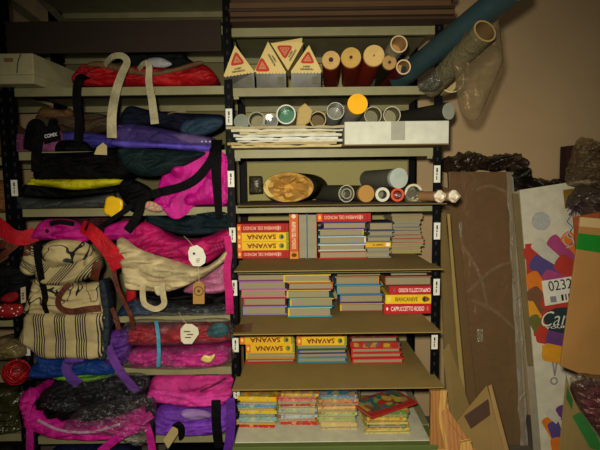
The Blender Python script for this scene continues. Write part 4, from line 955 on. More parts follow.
# neighbouring leather-strapped bag on the far left
t = bag('black_bag', 'black bag with red spotted bow and brown leather straps, at the left edge', 'bag', [(-6, 318), (-8, 275), (4, 264), (20, 268), (30, 280), (27, 300), (24, 317)], 2.16, FA('141317'), zN['D']+.002, front=.04, back=.2, fold=.01, seed=67)
part_strap(t, [(-8, 262, 2.06), (2, 256, 2.05), (12, 248, 2.05), (20, 242, 2.06), (27, 244, 2.07), (26, 262, 2.08), (22, 272, 2.1)], .03, lea, 'leather_strap')
part_strap(t, [(-8, 246, 2.08), (4, 244, 2.07), (14, 243, 2.08)], .04, lea, 'leather_strap')
part_soft(t, 'red_pocket', [(0, 300), (6, 294), (16, 292), (18, 298), (10, 303)], 2.1, FA('8c0c18'), .012, .02, fold=.003, seed=68)
part_soft(t, 'spotted_bow', [(-4, 316), (-2, 306), (10, 304), (22, 305), (22, 314), (10, 318)], 2.09, M('dots', '8c0c14', scale=60), .015, .03, fold=.003, zmin=zN['D']+.003, seed=69)
hang_tag('narrow pale paper tag with dark print beside the striped bag', [(20.5, 288), (25.5, 286.5), (26, 302), (21, 303.5)], 2.06, M('paper', 'b8a890'), lambda mb, mats, q: (mats.append(ink), [mb.poly([q[0].lerp(q[3], a)+(q[1]-q[0])*.25+Vector((0, -.001, 0)), q[0].lerp(q[3], a)+(q[1]-q[0])*.7+Vector((0, -.001, 0)), q[0].lerp(q[3], a+.09)+(q[1]-q[0])*.7+Vector((0, -.001, 0)), q[0].lerp(q[3], a+.09)+(q[1]-q[0])*.25+Vector((0, -.001, 0))], 1) for a in (.35, .5, .68)]))
part_strap_obj = thing('brown_leather_strap', 'brown leather strap looping down beside the striped canvas bag', 'strap', P(124, 325, 2.06))
part_strap(part_strap_obj, [(116, 250, 2.1), (114, 268, 2.07), (117, 286, 2.06), (124, 302, 2.06), (131, 316, 2.06), (133, 330, 2.07)], .022, lea, 'band')
part_strap(part_strap_obj, [(112, 308, 2.07), (116, 318, 2.06), (119, 330, 2.06)], .022, lea, 'band')
# magenta and cream bags at the right
t = bag('magenta_bag', 'deep magenta pink bag with a gathered mouth lying on the cream backpack', 'bag', [(126, 240), (131, 229), (146, 221), (158, 226), (170, 236), (188, 240), (208, 236), (228, 229), (230, 246), (224, 252), (206, 264), (190, 267), (166, 259), (142, 251)], 2.185, FA('ac1660', .5), None, front=.05, back=.2, fold=.012, ang=.3, fs=(5, 18), seed=71)
part_strap(t, [(227, 236, 2.1), (229, 252, 2.08), (227, 272, 2.07), (229, 292, 2.07), (230, 314, 2.08)], (.03, .038), FA('b4186c'))
for k in range(5): part_strap(t, [(212+k*3.2, 243-k*.8, 2.10), (215+k*3.2, 251-k*.8, 2.10)], .003, FA('6c0c3c'), 'vent_slit', .004)
t = bag('canvas_backpack', 'crumpled cream canvas backpack with a hanging loop under the magenta bag', 'backpack', [(117, 242), (124, 238), (140, 249), (170, 259), (200, 267), (215, 261), (227, 250), (228, 258), (208, 274), (186, 286), (165, 292), (142, 290.5), (126, 288), (122, 268)], 2.1, M('fabric', 'b8a884', .75), None, front=.04, back=.035, fold=.013, ang=.2, fs=(4, 22), seed=72)
part_strap(t, [(143, 284, 2.045), (143, 298, 2.03), (146, 305, 2.03), (156, 309, 2.03), (164, 304, 2.03), (163, 294, 2.03), (162, 284, 2.045)], .027, M('fabric', 'bcae8c', .75), 'loop_handle')
part_soft(t, 'tab', [(154, 286), (162, 286), (162, 292), (159, 296), (155, 293)], 2.045, M('fabric', 'bcae8c', .75), .006, .006, fold=.001, R=.01, res=.005, seed=73)
def wtag(mb, mats, q):
    mats.append(ink); c = sum(q, Vector())/len(q); n = Vector((0, -.001, 0))
    mb.disc(c+n+Vector((-.012, 0, .012)), .006, (0, -1, 0), 1, 10)
    for i in range(3): mb.poly([c+n+Vector((-.004, 0, -.014-.007*i)), c+n+Vector((.016-.003*i, 0, -.014-.007*i)), c+n+Vector((.016-.003*i, 0, -.0115-.007*i)), c+n+Vector((-.004, 0, -.0115-.007*i))], 1)
hang_tag('white rounded swing tag hanging from the magenta bag', [(188, 252), (190, 247), (197, 245), (203, 249), (206, 257), (205, 263), (200, 266.5), (193, 266), (189, 260)], 2.03, M('paper', 'd4d0c4'), wtag, 'swing_tag', string=[(193, 246, 2.03), (188, 240, 2.05), (184, 236, 2.08)])
t = bag('satin_pouch', 'shiny pale pink satin pouch behind the tan star tag', 'bag', [(184, 292), (190, 284), (206, 274), (220, 265), (226, 266), (226, 290), (206, 294)], 2.18, M('fabric', 'b06c8c', .25), None, front=.03, back=.14, fold=.01, fs=(4, 22), seed=74)
def star(mb, mats, q):
    mats.append(ink); c = sum(q, Vector())/len(q)+Vector((0, -.001, -.004)); r = .0105
    pts = [c+Vector((math.sin(k*math.pi/5)*(r if k % 2 == 0 else r*.42), -.0003, math.cos(k*math.pi/5)*(r if k % 2 == 0 else r*.42))) for k in range(10)]
    mb.poly(pts, 1); seg = 24; r1, r2 = .019, .0225
    a = [c+Vector((r1*math.cos(i*2*math.pi/seg), 0, r1*math.sin(i*2*math.pi/seg))) for i in range(seg)]; b = [c+Vector((r2*math.cos(i*2*math.pi/seg), 0, r2*math.sin(i*2*math.pi/seg))) for i in range(seg)]
    mb.add(a+b, [(i, (i+1) % seg, seg+(i+1) % seg, seg+i) for i in range(seg)], 1)
hang_tag('tan kraft swing tag printed with a dark star in a ring', [(193, 304), (193, 285), (196, 281.5), (201, 281.5), (204.5, 285), (204.5, 304)], 2.05, M('card', 'a07a40'), star, 'swing_tag', string=[(199, 283, 2.05), (199, 274, 2.06), (198, 266, 2.06)])
t = bag('black_bag', 'black bag in clear film behind the cream loop handle on the middle shelf', 'bag', [(132, 312), (138, 294), (150, 288), (180, 290), (210, 292), (228, 294), (228, 314), (190, 316), (150, 317)], 2.2, FA('08080a', .35), 'D', front=.04, back=.2, fold=.01, seed=75)
part_soft(t, 'plastic_bag', [(130, 316), (134, 298), (160, 302), (200, 306), (226, 304), (228, 316), (190, 318), (150, 319)], 2.14, M('film', 'a8aab0', .3, haze=.08, base=.1, scale=34), .02, .02, fold=.008, seed=76, zmin=zL['D']+.002)
bag('blue_bag', 'dark blue crumpled bag peeking out beside the brown leather strap', 'bag', [(118, 316), (122, 306), (132, 300), (146, 306), (152, 316), (134, 319)], 2.15, FA('1c3450', .4), 'D', front=.03, back=.03, fold=.01, seed=77)
bag('red_bag', 'small red bag corner showing under the cream backpack by the leather strap', 'bag', [(126, 302), (127, 290), (134, 288), (136, 298), (130, 304)], 2.16, FA('a80c1c'), None, front=.012, back=.03, fold=.004, seed=78, R=.02)

# shelf D to E -------------------------------------------------------
film = M('film', 'c4c0c4', .3, haze=.05, base=.055, scale=34)
t = bag('wrapped_red_bag', 'rolled red bag sealed in clear film on the shelf under the cream backpack', 'bag', [(126, 342), (128, 330), (138, 323), (160, 326), (190, 322), (220, 324), (229, 330), (228, 340), (190, 343), (150, 344)], 2.2, FA('a01424', .4), None, front=.05, back=.2, fold=.012, seed=81)
part_soft(t, 'teal_end', [(206, 334), (212, 325), (222, 323), (229, 328), (226, 336), (214, 338)], 2.14, FA('1c6468', .4), .02, .05, fold=.005, seed=82)
part_soft(t, 'plastic_bag', [(122, 343), (122, 326), (140, 319), (180, 320), (228, 319), (231, 340), (190, 345), (150, 346)], 2.13, film, .02, .03, fold=.01, seed=83)
t = bag('wrapped_pink_bag', 'rolled hot pink bag sealed in clear film below the wrapped red bag', 'bag', [(128, 358), (130, 351), (145, 348.5), (175, 349), (190, 346), (210, 345), (228, 347), (229, 360), (210, 366), (170, 366), (136, 365)], 2.19, FA('c01c86', .4), 'E', front=.05, back=.2, fold=.012, seed=84)
part_soft(t, 'plastic_bag', [(124, 366), (122, 351), (150, 348), (190, 346.5), (229, 346), (231, 362), (200, 369), (150, 369)], 2.12, film, .02, .03, fold=.01, seed=85, zmin=zL['E']+.002)
part_soft(t, 'charm', [(201, 360), (204, 355), (210, 356), (215, 354), (213, 360), (208, 363)], 2.09, M('plastic', 'd8c078'), .005, .006, fold=.0, R=.01, res=.005, seed=86)
part_strap(t, [(156, 321, 2.09), (158, 332, 2.075), (159, 350, 2.07), (158.5, 367, 2.08)], .018, M('fabric', '4a94b4', .4), 'ribbon')
hang_tag('round off-white swing tag lying on the two film-wrapped bags', [(180.5, 336), (180.5, 329), (185, 324), (192, 324), (198, 328), (199, 334), (194, 341), (192, 344), (184, 344), (181, 341)], 2.055, M('paper', 'cfc8b0'), lambda mb, mats, q: (mats.append(ink), [mb.poly([P(x, y, 2.0535), P(x+6, y, 2.0535), P(x+6, y+1, 2.0535), P(x, y+1, 2.0535)], 1) for x, y in ((184, 331), (187, 334), (185, 337))]), 'swing_tag', string=[(188, 325, 2.055), (182, 318, 2.07), (179, 312, 2.1)])
t = bag('purple_ribbon_bag', 'crumpled purple drawstring bag in film between the striped bag and red bag', 'bag', [(104, 352), (106, 338), (114, 330), (124, 330), (130, 340), (128, 360), (118, 366), (106, 362)], 2.14, FA('5a2c84', .45), None, front=.03, back=.15, fold=.012, seed=87)
part_strap(t, [(108, 346, 2.08), (114, 360, 2.06), (122, 374, 2.055), (132, 386, 2.06), (138, 392, 2.08)], .04, FA('6a3a90'), 'ribbon')
t = bag('blue_bag', 'royal blue bag with a purple ribbon and lime green underside, under the striped bag', 'bag', [(28, 376), (32, 366), (38, 360), (36, 354), (60, 358), (90, 358), (112, 356), (116, 366), (112, 374), (80, 375), (50, 378)], 2.15, FA('123a80', .45), None, front=.04, back=.2, fold=.006, seed=88)
part_soft(t, 'green_underside', [(52, 378), (60, 375.5), (90, 375), (112, 374), (104, 379), (84, 382), (64, 381)], 2.13, FA('6aa018', .45), .015, .1, fold=.003, R=.015, seed=89)
rib = part_strap(t, [(80, 356, 2.09), (70, 360, 2.07), (67, 370, 2.065), (72, 378, 2.07), (79, 384, 2.08)], .05, FA('5a3a8c'), 'ribbon')
part_soft(rib, 'ribbon_knot', [(64, 361), (68, 355), (80, 357), (84, 361), (76, 364), (68, 365)], 2.07, FA('6040a0'), .012, .02, fold=.004, R=.02, seed=90)
for x, c in ((58, '3a8a30'), (92, 'a84030'), (100, '3a8a50')): part_strap(t, [(x, 358, 2.1), (x+5, 357, 2.095), (x+9, 358.5, 2.1)], .008, FA(c), 'coloured_tab')

# shelf E to F -------------------------------------------------------
t = bag('pink_bag', 'bright pink satchel with a flap, stacked on the purple bag at the right', 'bag', [(147, 396), (150, 384), (156, 376), (180, 374), (230, 374), (232, 386), (231, 397), (222, 404), (200, 406), (170, 403), (152, 400)], 2.17, FA('b83080', .5), None, front=.05, back=.22, fold=.008, seed=91)
part_soft(t, 'front_flap', [(147, 398), (154, 388), (172, 389), (200, 392), (230, 388), (231, 397), (222, 404), (200, 406.5), (170, 404)], 2.125, FA('cc3c98', .5), .025, .02, fold=.006, R=.03, seed=92)
part_strap(t, [(200, 391, 2.08), (212, 386, 2.09), (226, 378, 2.1)], .008, FA('6c1040'), 'seam')
t = bag('purple_bag', 'purple backpack with a lilac panel and black straps below the bright pink satchel', 'backpack', [(155, 430), (156, 410), (170, 404), (200, 408), (228, 402), (232, 412), (230, 428), (214, 433), (180, 434)], 2.17, FA('7038a8', .5), 'F', front=.05, back=.22, fold=.008, seed=93)
part_soft(t, 'lilac_panel', [(180, 414), (188, 409), (206, 411), (212, 416), (204, 419), (190, 420)], 2.115, FA('9a7ab4'), .015, .02, fold=.004, R=.02, seed=94)
part_soft(t, 'front_band', [(160, 432), (176, 423), (200, 422), (222, 418), (226, 426), (205, 430), (182, 433)], 2.115, FA('8444c0'), .015, .02, fold=.004, R=.02, seed=95, zmin=zL['F']+.003)
part_strap(t, [(150, 398, 2.08), (150, 412, 2.07), (151, 428, 2.07), (151, 441, 2.08)], .04, webb)
part_strap(t, [(216, 400, 2.085), (216, 415, 2.07), (217, 432, 2.07), (219, 448, 2.08)], .044, webb)
part_strap(t, [(230, 398, 2.1), (231, 418, 2.08), (230, 436, 2.08), (227, 456, 2.08)], .045, FA('5c2490'))
t = hang_tag('beige swing tag with a black clip hanging under the purple backpack', [(163, 440), (173, 426), (178, 428.5), (178, 434), (168, 449)], 2.05, M('paper', 'b09c70'), None, 'swing_tag')
part_soft(t, 'black_clip', [(172, 426), (178, 422), (184, 426), (184, 436), (179, 440), (178, 430)], 2.054, FA('08080a'), .006, .006, fold=.001, R=.01, res=.005, seed=96)
t = bag('magenta_sling_bag', 'big magenta bag with black folds sealed in clear film at the lower left', 'bag', [(22, 396), (26, 390), (34, 388), (40, 396), (36, 406), (50, 414), (80, 420), (110, 418), (148, 402), (154, 412), (146, 428), (120, 437), (80, 438), (50, 434), (30, 424), (24, 410)], 2.13, FA('bc1488', .45), 'F', front=.05, back=.22, fold=.009, seed=101)
part_soft(t, 'black_lining', [(40, 410), (38, 396), (56, 384), (90, 380), (130, 376), (148, 382), (152, 400), (130, 412), (100, 418), (70, 418), (50, 414)], 2.16, FA('121012', .3), .05, .2, fold=.016, ang=.3, fs=(5, 20), seed=102)
part_soft(t, 'plastic_bag', [(64, 432), (76, 412), (100, 404), (130, 396), (152, 396), (156, 414), (150, 436), (138, 446), (110, 436)], 2.07, M('film', 'd0ccd0', .3, haze=.05, base=.08, scale=28), .02, .02, fold=.012, seed=103, zmin=zL['F']-.06)
part_soft(t, 'upper_film', [(40, 404), (54, 384), (90, 376), (140, 373), (150, 384), (130, 400), (90, 410), (60, 412)], 2.10, M('film', 'a8a8b0', .3, haze=.05, base=.07, scale=28), .02, .02, fold=.012, seed=104)
part_strap(t, [(28, 392, 2.08), (34, 398, 2.06), (30, 406, 2.06), (28, 418, 2.06)], .02, FA('d02a9a'), 'strap')
part_strap(t, [(30, 428, 2.07), (30, 440, 2.06), (30, 458, 2.06)], .036, FA('b4128a'))
part_strap(t, [(152, 414, 2.06), (138, 424, 2.05), (120, 436, 2.045), (100, 452, 2.05)], .04, FA('c01890'))
part_strap(t, [(146, 424, 2.06), (150, 436, 2.055), (153, 454, 2.06)], .036, FA('c01890'))
part_strap(t, [(38, 420, 2.06), (60, 430, 2.05), (90, 432, 2.05), (120, 424, 2.05)], .012, FA('c8a0b8'), 'piping')
# below the lowest shelf lip
zl = zL['F']-.33+.001
bag('blue_bag', 'dark blue bag in shadow under the lowest bag shelf', 'bag', [(50, 470), (52, 450), (70, 445), (100, 446), (128, 447), (134, 470), (130, 500), (60, 500)], 2.2, FA('141c3c', .4), zl, front=.04, back=.2, fold=.012, seed=105)
bag('black_bag', 'black glossy bag in shadow below the purple backpack', 'bag', [(160, 470), (166, 450), (190, 447), (220, 450), (228, 470), (226, 500), (165, 500)], 2.2, FA('08080a', .3), zl, front=.04, back=.2, fold=.012, seed=106)
MB().strap([(22, 442, 2.07), (36, 440, 2.07), (52, 436, 2.08)], .01).build('loose_cord', FA('8c1420'), thing=('thin dark red cord hanging at the lower left post', 'cord')) if False else None

# far left rack contents ---------------------------------------------
bag('kraft_bundle', 'folded brown kraft paper bundle on the left edge rack, upper shelf', 'paper bundle', [(-20, 154), (-20, 120), (2, 119), (8, 124), (8, 152), (0, 156)], 2.2, M('card', '5e4526'), zN['B']+.001, front=.02, back=.2, fold=.008, fs=(3, 30), seed=111)
bag('straw_bundle', 'crinkled orange brown paper and film bundle on the left edge rack', 'paper bundle', [(-20, 210), (-20, 184), (0, 180), (9, 184), (10, 200), (6, 212)], 2.2, M('card', '7c5428'), zN['C']+.001, front=.03, back=.2, fold=.014, seed=112)
bag('straw_wreath', 'clear bag of pale straw on the left edge rack above the red ball', 'decoration', [(-20, 358), (-16, 344), (0, 338), (18, 340), (26, 350), (22, 358), (0, 360)], 2.14, M('crinkle', '7a6a48', .2), None, front=.03, back=.18, fold=.014, seed=113)
# red mesh ball
c = P(16.5, 372, 2.10); r = 12.5*2.1/450
t = thing('red_ball', 'red shiny straw ball at the left edge of the shelves', 'ball', (c.x, c.y, c.z-r))
mb = MB(); n1, n2 = 18, 26
for i in range(n1+1):
    for j in range(n2):
        a, b_ = math.pi*i/n1, 2*math.pi*j/n2; rr = r*(1+.05*noise.noise(Vector((i*.9, j*.9, 0)))); mb.v.append(c+rr*Vector((math.sin(a)*math.cos(b_), math.sin(a)*math.sin(b_), math.cos(a))))
for i in range(n1):
    for j in range(n2): mb.f.append((i*n2+j, i*n2+(j+1) % n2, (i+1)*n2+(j+1) % n2, (i+1)*n2+j)); mb.mi.append(0); mb.sm.append(False)
mb.build('core', M('plastic', '6a0c12', .3), t)
mb = MB(); rnd = random.Random(5)
for k in range(90):
    d = Vector((rnd.gauss(0, 1), rnd.gauss(0, 1)-.6, rnd.gauss(0, 1))).normalized(); e = d.orthogonal().normalized(); e = Matrix.Rotation(rnd.uniform(0, 6.28), 3, d) @ e
    mb.tube([c+(d*math.cos(s)+e*math.sin(s))*r*1.05 for s in (-.5, -.25, 0, .25, .5)], .0014, 0, 5)
mb.build('red_straw', M('plastic', 'b41820', .3), t)
bag('olive_bag', 'olive grey bag in clear film at the left edge under the red ball', 'bag', [(-20, 432), (-18, 396), (0, 388), (16, 392), (26, 388), (26, 400), (20, 414), (22, 430)], 2.16, M('crinkle', '3e3c22', .25), zN['F']+.001, front=.03, back=.2, fold=.014, seed=114)
bag('dark_bundle', 'dark shapeless bundle at the lower left corner of the shelves', 'bundle', [(-20, 500), (-20, 448), (0, 444), (12, 448), (16, 470), (12, 500)], 2.2, FA('1c1a14'), None, front=.03, back=.2, fold=.014, seed=115)
# ------------------------------------------------------------------ right side: things leaning on the wall
def leaner(px, Yt, Yb, th, z0=0., pyb=450):
    # px: TL, TR, BL, BR pixels (bottom pair at row pyb); the plane leans from depth Yb (bottom pair) to Yt (top pair); sides run on to z0
    tl, tr = P(*px[0], Yt), P(*px[1], Yt); bl, br = P(*px[2], Yb), P(*px[3], Yb)
    ex = lambda a, b: a+(b-a)*((a.z-z0)/(a.z-b.z))
    bl, br = ex(tl, bl), ex(tr, br)
    n = (tr-tl).cross(bl-tl).normalized(); n = -n if n.y > 0 else n      # n towards camera
    return [tl, tr, br, bl], n, (-n)*th
q_, n_, o_ = leaner([(447, 214), (450, 214), (466, 404), (462, 404)], 2.36, 2.21, .004, 0., 404)
MB().prism(q_, o_).build('cardboard_sheet', M('card', '94804c'), thing=('thin pale cardboard edge running down beside the narrow strip at the rack post', 'cardboard sheet'))
cardm = M('card', '7d6038')
def panel(name, px, Yt, Yb, th, mat, label, cat='cardboard sheet', z0=0., bev=.002):
    q, n, o = leaner(px, Yt, Yb, th, z0, px[2][1]); return MB().prism(q, o).build(name, mat, bevel=bev, thing=(label, cat)), q, n
# big film-wrapped board
q, n, o = leaner([(448.5, 171.5), (511, 172), (463, 450), (526, 450)], 2.70, 2.44, .03)
t = thing('wrapped_board', 'tall brown board stack wrapped in clear glossy film, leaning on the wall', 'board', (q[3]+q[2])/2)
bm = M('plastic', '785e42', .3)
MB().prism(q, o).build('board', bm, t, bevel=.004)
tl, tr, br, bl = q; e = (tl-tr).normalized(); n1 = n*.004
mb = MB(); k = 24; A = []; B = []
for i in range(k+1):
    p = tr.lerp(br, i/k); w = .035+.016*noise.noise(Vector((i*.6, 2, 0))); A.append(p+n1*(1.5+noise.noise(Vector((i*.8, 0, 0))))+e*w*.9); B.append(p+n1*.6-e*(.012+.01*noise.noise(Vector((i*.7, 9, 0)))))
mb.add(A+B, [(i, i+1, k+2+i, k+1+i) for i in range(k)], 0, True)
mb.build('film_edge', M('film', 'd8d4c8', .3, haze=.7, base=.5, scale=12), t)
mb = MB(); nx, nz = 16, 40
for j in range(nz+1):
    for i in range(nx+1):
        p = tl.lerp(tr, i/nx).lerp(bl.lerp(br, i/nx), j/nz); mb.v.append(p+n*(.006+.004*noise.noise(Vector((i*.5, j*.3, 3)))))
for j in range(nz):
    for i in range(nx): mb.f.append((j*nx+j+i, j*nx+j+i+1, (j+1)*nx+j+1+i+1, (j+1)*nx+j+1+i)); mb.mi.append(0); mb.sm.append(True)
mb.build('film_sheet', M('film', 'c8b08c', .3, haze=.4, base=.15, scale=5), t)
for pl_ in (((468, 292), (492, 270), (512, 262)), ((472, 300), (496, 312), (516, 330)), ((466, 250), (480, 276), (488, 310)), ((476, 190), (490, 186), (506, 192))):
    mb = MB(); mb.strap([Ppl(x, y, tl+n*.013, n) for x, y in pl_], .018, 0, .001); mb.build('film_fold', M('film', 'e0d4bc', .3, haze=.6, base=.05, scale=10), t)  # pale strips paint highlight streaks along the film's creases
for px_, w in (((455, 231), 'a'), ((455, 354), 'b')):
    pts = [Ppl(px_[0]+a, px_[1]+b, tl+n*.012, n) for a, b in ((0, -8), (7, -9), (7, 7), (1, 8))] if w == 'a' else [Ppl(px_[0]+22+a, px_[1]-18+b, tl+n*.012, n) for a, b in ((0, -7), (6, -7), (6, 6), (0, 6))]
    MB().poly(pts).build('film_patch', M('film', 'e0d8c8', .2, haze=.6, base=.25), t)
# black crumpled sheeting along the top of the boards
cr = M('crinkle', '231b14', .32); cr2 = M('crinkle', '35281c', .3)
t = thing('black_plastic_sheeting', 'crumpled dark brown plastic sheeting bunched along the top of the leaning boards', 'plastic sheet', P(500, 190, 2.72))
soft([(440, 172), (441, 160), (456, 154), (474, 152), (486, 157), (500, 154), (518, 154), (523, 160), (522, 172), (500, 171), (470, 171)], 2.735, .05, .03, fold=.03, fs=(6, 11), R=.03, jag=.022, seed=121).build('gathered_fold', cr2, t)
soft([(510, 196), (510, 172), (522, 166), (528, 176), (540, 178), (556, 180), (572, 170), (584, 172), (584, 186), (560, 186), (540, 190), (522, 194)], 2.73, .05, .03, fold=.03, fs=(6, 11), R=.03, jag=.022, seed=122).build('gathered_fold', cr, t)
# cardboards between rack and wrapped board
panel('cardboard_sheet', [(441, 186), (455, 190), (448, 450), (482, 450)], 2.66, 2.36, .006, M('card', '6b5230'), 'tall dark cardboard sheet squeezed between the rack and the film-wrapped board')
panel('cardboard_sheet', [(439, 213), (446, 213), (463, 400), (447, 400)], 2.38, 2.22, .012, M('card', '6e5a30'), 'narrow cardboard strip standing against the rack post, cut edge showing')
panel('cardboard_sheet', [(443, 352), (449, 344), (481, 450), (456, 450)], 2.20, 2.08, .006, M('card', '7a6638'), 'slanting cardboard sheet with a curved edge behind the wooden sticks')
# low cardboards with brown tape
q, n, o = leaner([(456, 420), (486, 386), (477, 460), (505, 452)], 2.12, 2.02, .006)
a = [P(450, 424, 2.10), P(486, 386, 2.12), P(506, 456, 2.02), P(476, 470, 2.02)]
def low(a, label, tape, mat):
    d = (a[2]-a[1]); d2 = a[3]-a[0]
    b = [a[0], a[1], a[1]+d*((a[1].z)/(-d.z)), a[0]+d2*((a[0].z)/(-d2.z))]
    n = (b[1]-b[0]).cross(b[3]-b[0]).normalized(); n = -n if n.y > 0 else n
    t = thing('flat_carton', label, 'cardboard', (b[2]+b[3])/2)
    MB().prism(b, -n*.012).build('carton', mat, t, bevel=.002)
    if tape:
        L, R_ = b[0]-b[3], b[1]-b[2]
        pts = [Ppl(x, y, b[0]+n*.001, n) for x, y in tape]; MB().poly(pts).build('brown_tape', M('paper', '4a2c16'), t)
low([P(454, 424, 2.10), P(487, 385, 2.16), P(505, 452, 2.02), P(480, 475, 2.0)], 'folded carton with a dark brown tape band at the lower right of the rack', [(464, 416), (488, 399), (493, 413), (471, 429)], M('card', '8a7040'))
low([P(488, 386, 2.20), P(491.5, 384, 2.20), P(509, 450, 2.06), P(503, 452, 2.06)], 'narrow carton edge standing behind the folded carton with brown tape', None, M('card', '9a7c4c'))
b = P(505, 445, 1.9)
# wooden sticks
wood = M('wood', 'a8743c'); wood2 = M('wood', 'c49a58')
def plank(px, Yt, Yb, th, mat, label):
    q, n, o = leaner(px, Yt, Yb, th); MB().prism(q, o).build('wooden_plank', mat, bevel=.002, thing=(label, 'plank'))
plank([(431, 391), (440, 391), (446, 450), (434, 450)], 2.02, 1.97, .02, wood, 'reddish wooden plank standing under the cardboard corner, left of two')
plank([(440, 391), (447, 391), (449, 430), (441, 430)], 2.03, 1.99, .02, wood2, 'pale square wooden stick standing under the cardboard corner')
plank([(442, 412), (446, 408), (470, 450), (452, 450)], 2.0, 1.93, .015, wood, 'dark orange wooden slat slanting to the lower right')
q = [P(461, 442, 1.9), P(471, 441, 1.9), P(472, 456, 1.88), P(462, 457, 1.88)]
plank([(461, 443), (471, 441), (473, 470), (463, 472)], 1.9, 1.88, .02, wood2, 'short pale wooden block end in front of the cardboard')
# beige strip board left of the crayon box
panel('cardboard_sheet', [(512.5, 193), (519, 194), (528.5, 366), (533.5, 366)], 2.53, 2.37, .01, M('card', '7d6c4a'), 'narrow grey beige board edge between the film-wrapped board and the crayon box', z0=P(531, 366, 2.37).z)
# crayon display box
tl, tr, bl, br = (519.5, 190), (590, 178), (541, 450), (600, 450)
q, n, o = leaner([(519.5, 190), (590, 179), (541, 450), (618, 450)], 2.56, 2.30, .09)
t = thing('crayon_carton', 'tall white carton printed with big crayon tips and a number label', 'box', (q[2]+q[3])/2)
cw = M('paper', 'cfc8b4')
mb = MB(); mb.prism(q, o)
C_ = dict(or_='d87a1e', pu='5a4a86', pk='a8467c', rd='b83a2c', gr='8a8890', wh='c4bfb2', ye='d89a24', bn='7a5238', vi='6a3f7a', ol='6f6a2c', bl='3a4a7a')
mats = [cw]; idx = {}
for k, c in C_.items(): mats.append(M('paper', c)); idx[k] = len(mats)-1
lift = [0.]
def pr(pts, c):
    lift[0] += .00012; mb.poly([Ppl(x, y, q[0]+n*(.0008+lift[0]), n) for x, y in pts], idx[c] if c in idx else c)
def cap(x, y, ang, L, w, c):                     # crayon: round tip, straight barrel
    ca, sa = math.cos(math.radians(ang)), math.sin(math.radians(ang)); f = lambda u, v: (x+u*ca-v*sa, y+u*sa+v*ca)
    pts = [f(L, -w), f(L, w), f(0, w)]+[f(-w*.45*math.sin(a), w*math.cos(a)) for a in (.4, .8, 1.2, 1.57, 1.95, 2.35, 2.75)]+[f(0, -w)]
    pr(pts, c)
pr([(525, 244), (600, 238), (600, 350), (534, 336), (527, 280)], 'rd')
for a in ((527, 250, 60, 16, 6, 'rd'), (584, 232, 45, 22, 8, 'or_'), (576, 243, 45, 16, 7, 'bn'), (536, 243, 40, 34, 7, 'wh'), (552, 240, 42, 32, 7, 'pk'), (566, 236, 45, 30, 7, 'or_'), (534, 262, 30, 28, 8, 'pu'), (560, 262, 35, 26, 9, 'rd'), (585, 260, 45, 30, 9, 'vi'), (546, 277, 20, 26, 8, 'pk'), (570, 282, 20, 28, 9, 'rd'), (531, 276, 60, 20, 8, 'or_'),
          (532, 292, 50, 22, 8, 'bn'), (529, 304, 60, 18, 5, 'ye'), (545, 300, 20, 30, 8, 'rd'), (533, 318, 60, 18, 6, 'ol'), (540, 334, 10, 26, 9, 'rd'), (551, 336, 20, 30, 10, 'vi'), (546, 352, 12, 40, 9, 'ye'), (562, 320, 20, 32, 10, 'bl')): cap(*a)
pr([(542, 345), (542, 358), (560, 365), (566, 350), (552, 344)], 'ye')
# dark oval with the script name
mats.append(M('paper', '26343c')); ov = len(mats)-1; mats.append(M('paper', 'd8d8cc')); lt = len(mats)-1; mats.append(M('paper', '1e1e22')); bk = len(mats)-1; mats.append(M('paper', 'dcd8cc')); lb = len(mats)-1
pr([(543, 318), (546, 312), (556, 308), (570, 307), (592, 305), (592, 334), (560, 333), (548, 330)], ov)
def ontext(s, x0, y0, x1, y1, h, m, bold=.02, shear=0):
    lift[0] += .0003; a, b = Ppl(x0, y0, q[0]+n*(.001+lift[0]), n), Ppl(x1, y1, q[0]+n*(.001+lift[0]), n); ux = (b-a).normalized(); uz = n.cross(ux); uz = uz if uz.z > 0 else -uz
    mb.text(s, (a+b)/2, ux, uz, (b-a).length, h, m, bold, shear)
ontext('Carioca', 541, 319.5, 598, 315, .08, lt, -.008, .45)
ontext('YOUR STYLE', 545, 328, 590, 325, .013, lt, .03)
# number label
pr([(541.5, 281), (580, 275), (585, 299), (545, 306)], lb)
ontext('0232', 548.5, 286.5, 572, 283, .055, bk, .0)
for x, w in ((550, 6), (561, 2.2), (565, 1.2), (568, 2.6)):
    pr([(x, 296.5-(x-550)*.15), (x+w, 296-(x-550)*.15), (x+w+.8, 302-(x-550)*.15), (x+.8, 302.5-(x-550)*.15)], bk if w < 5 else 'gr')
# lower print: grey scissors and crayon group
for a, b_ in (((552, 362), (554, 376)), ((556, 362), (554, 376))): pr([a, (a[0]+1.5, a[1]), (b_[0]+1.5, b_[1]), b_], 'gr')
pr([(551+4*math.cos(i*.52)+3, 381+4*math.sin(i*.52)) for i in range(12)], 'gr'); pr([(551+2.4*math.cos(i*.52)+3, 381+2.4*math.sin(i*.52)) for i in range(12)], 0)
for a in ((546, 420, 60, 22, 5, 'or_'), (560, 408, 60, 18, 5, 'vi'), (553, 424, 70, 22, 6, 'pu'), (556, 440, 80, 16, 6, 'or_'), (548, 412, 40, 14, 4, 'wh')): cap(*a)
mb.build('carton', mats, t)
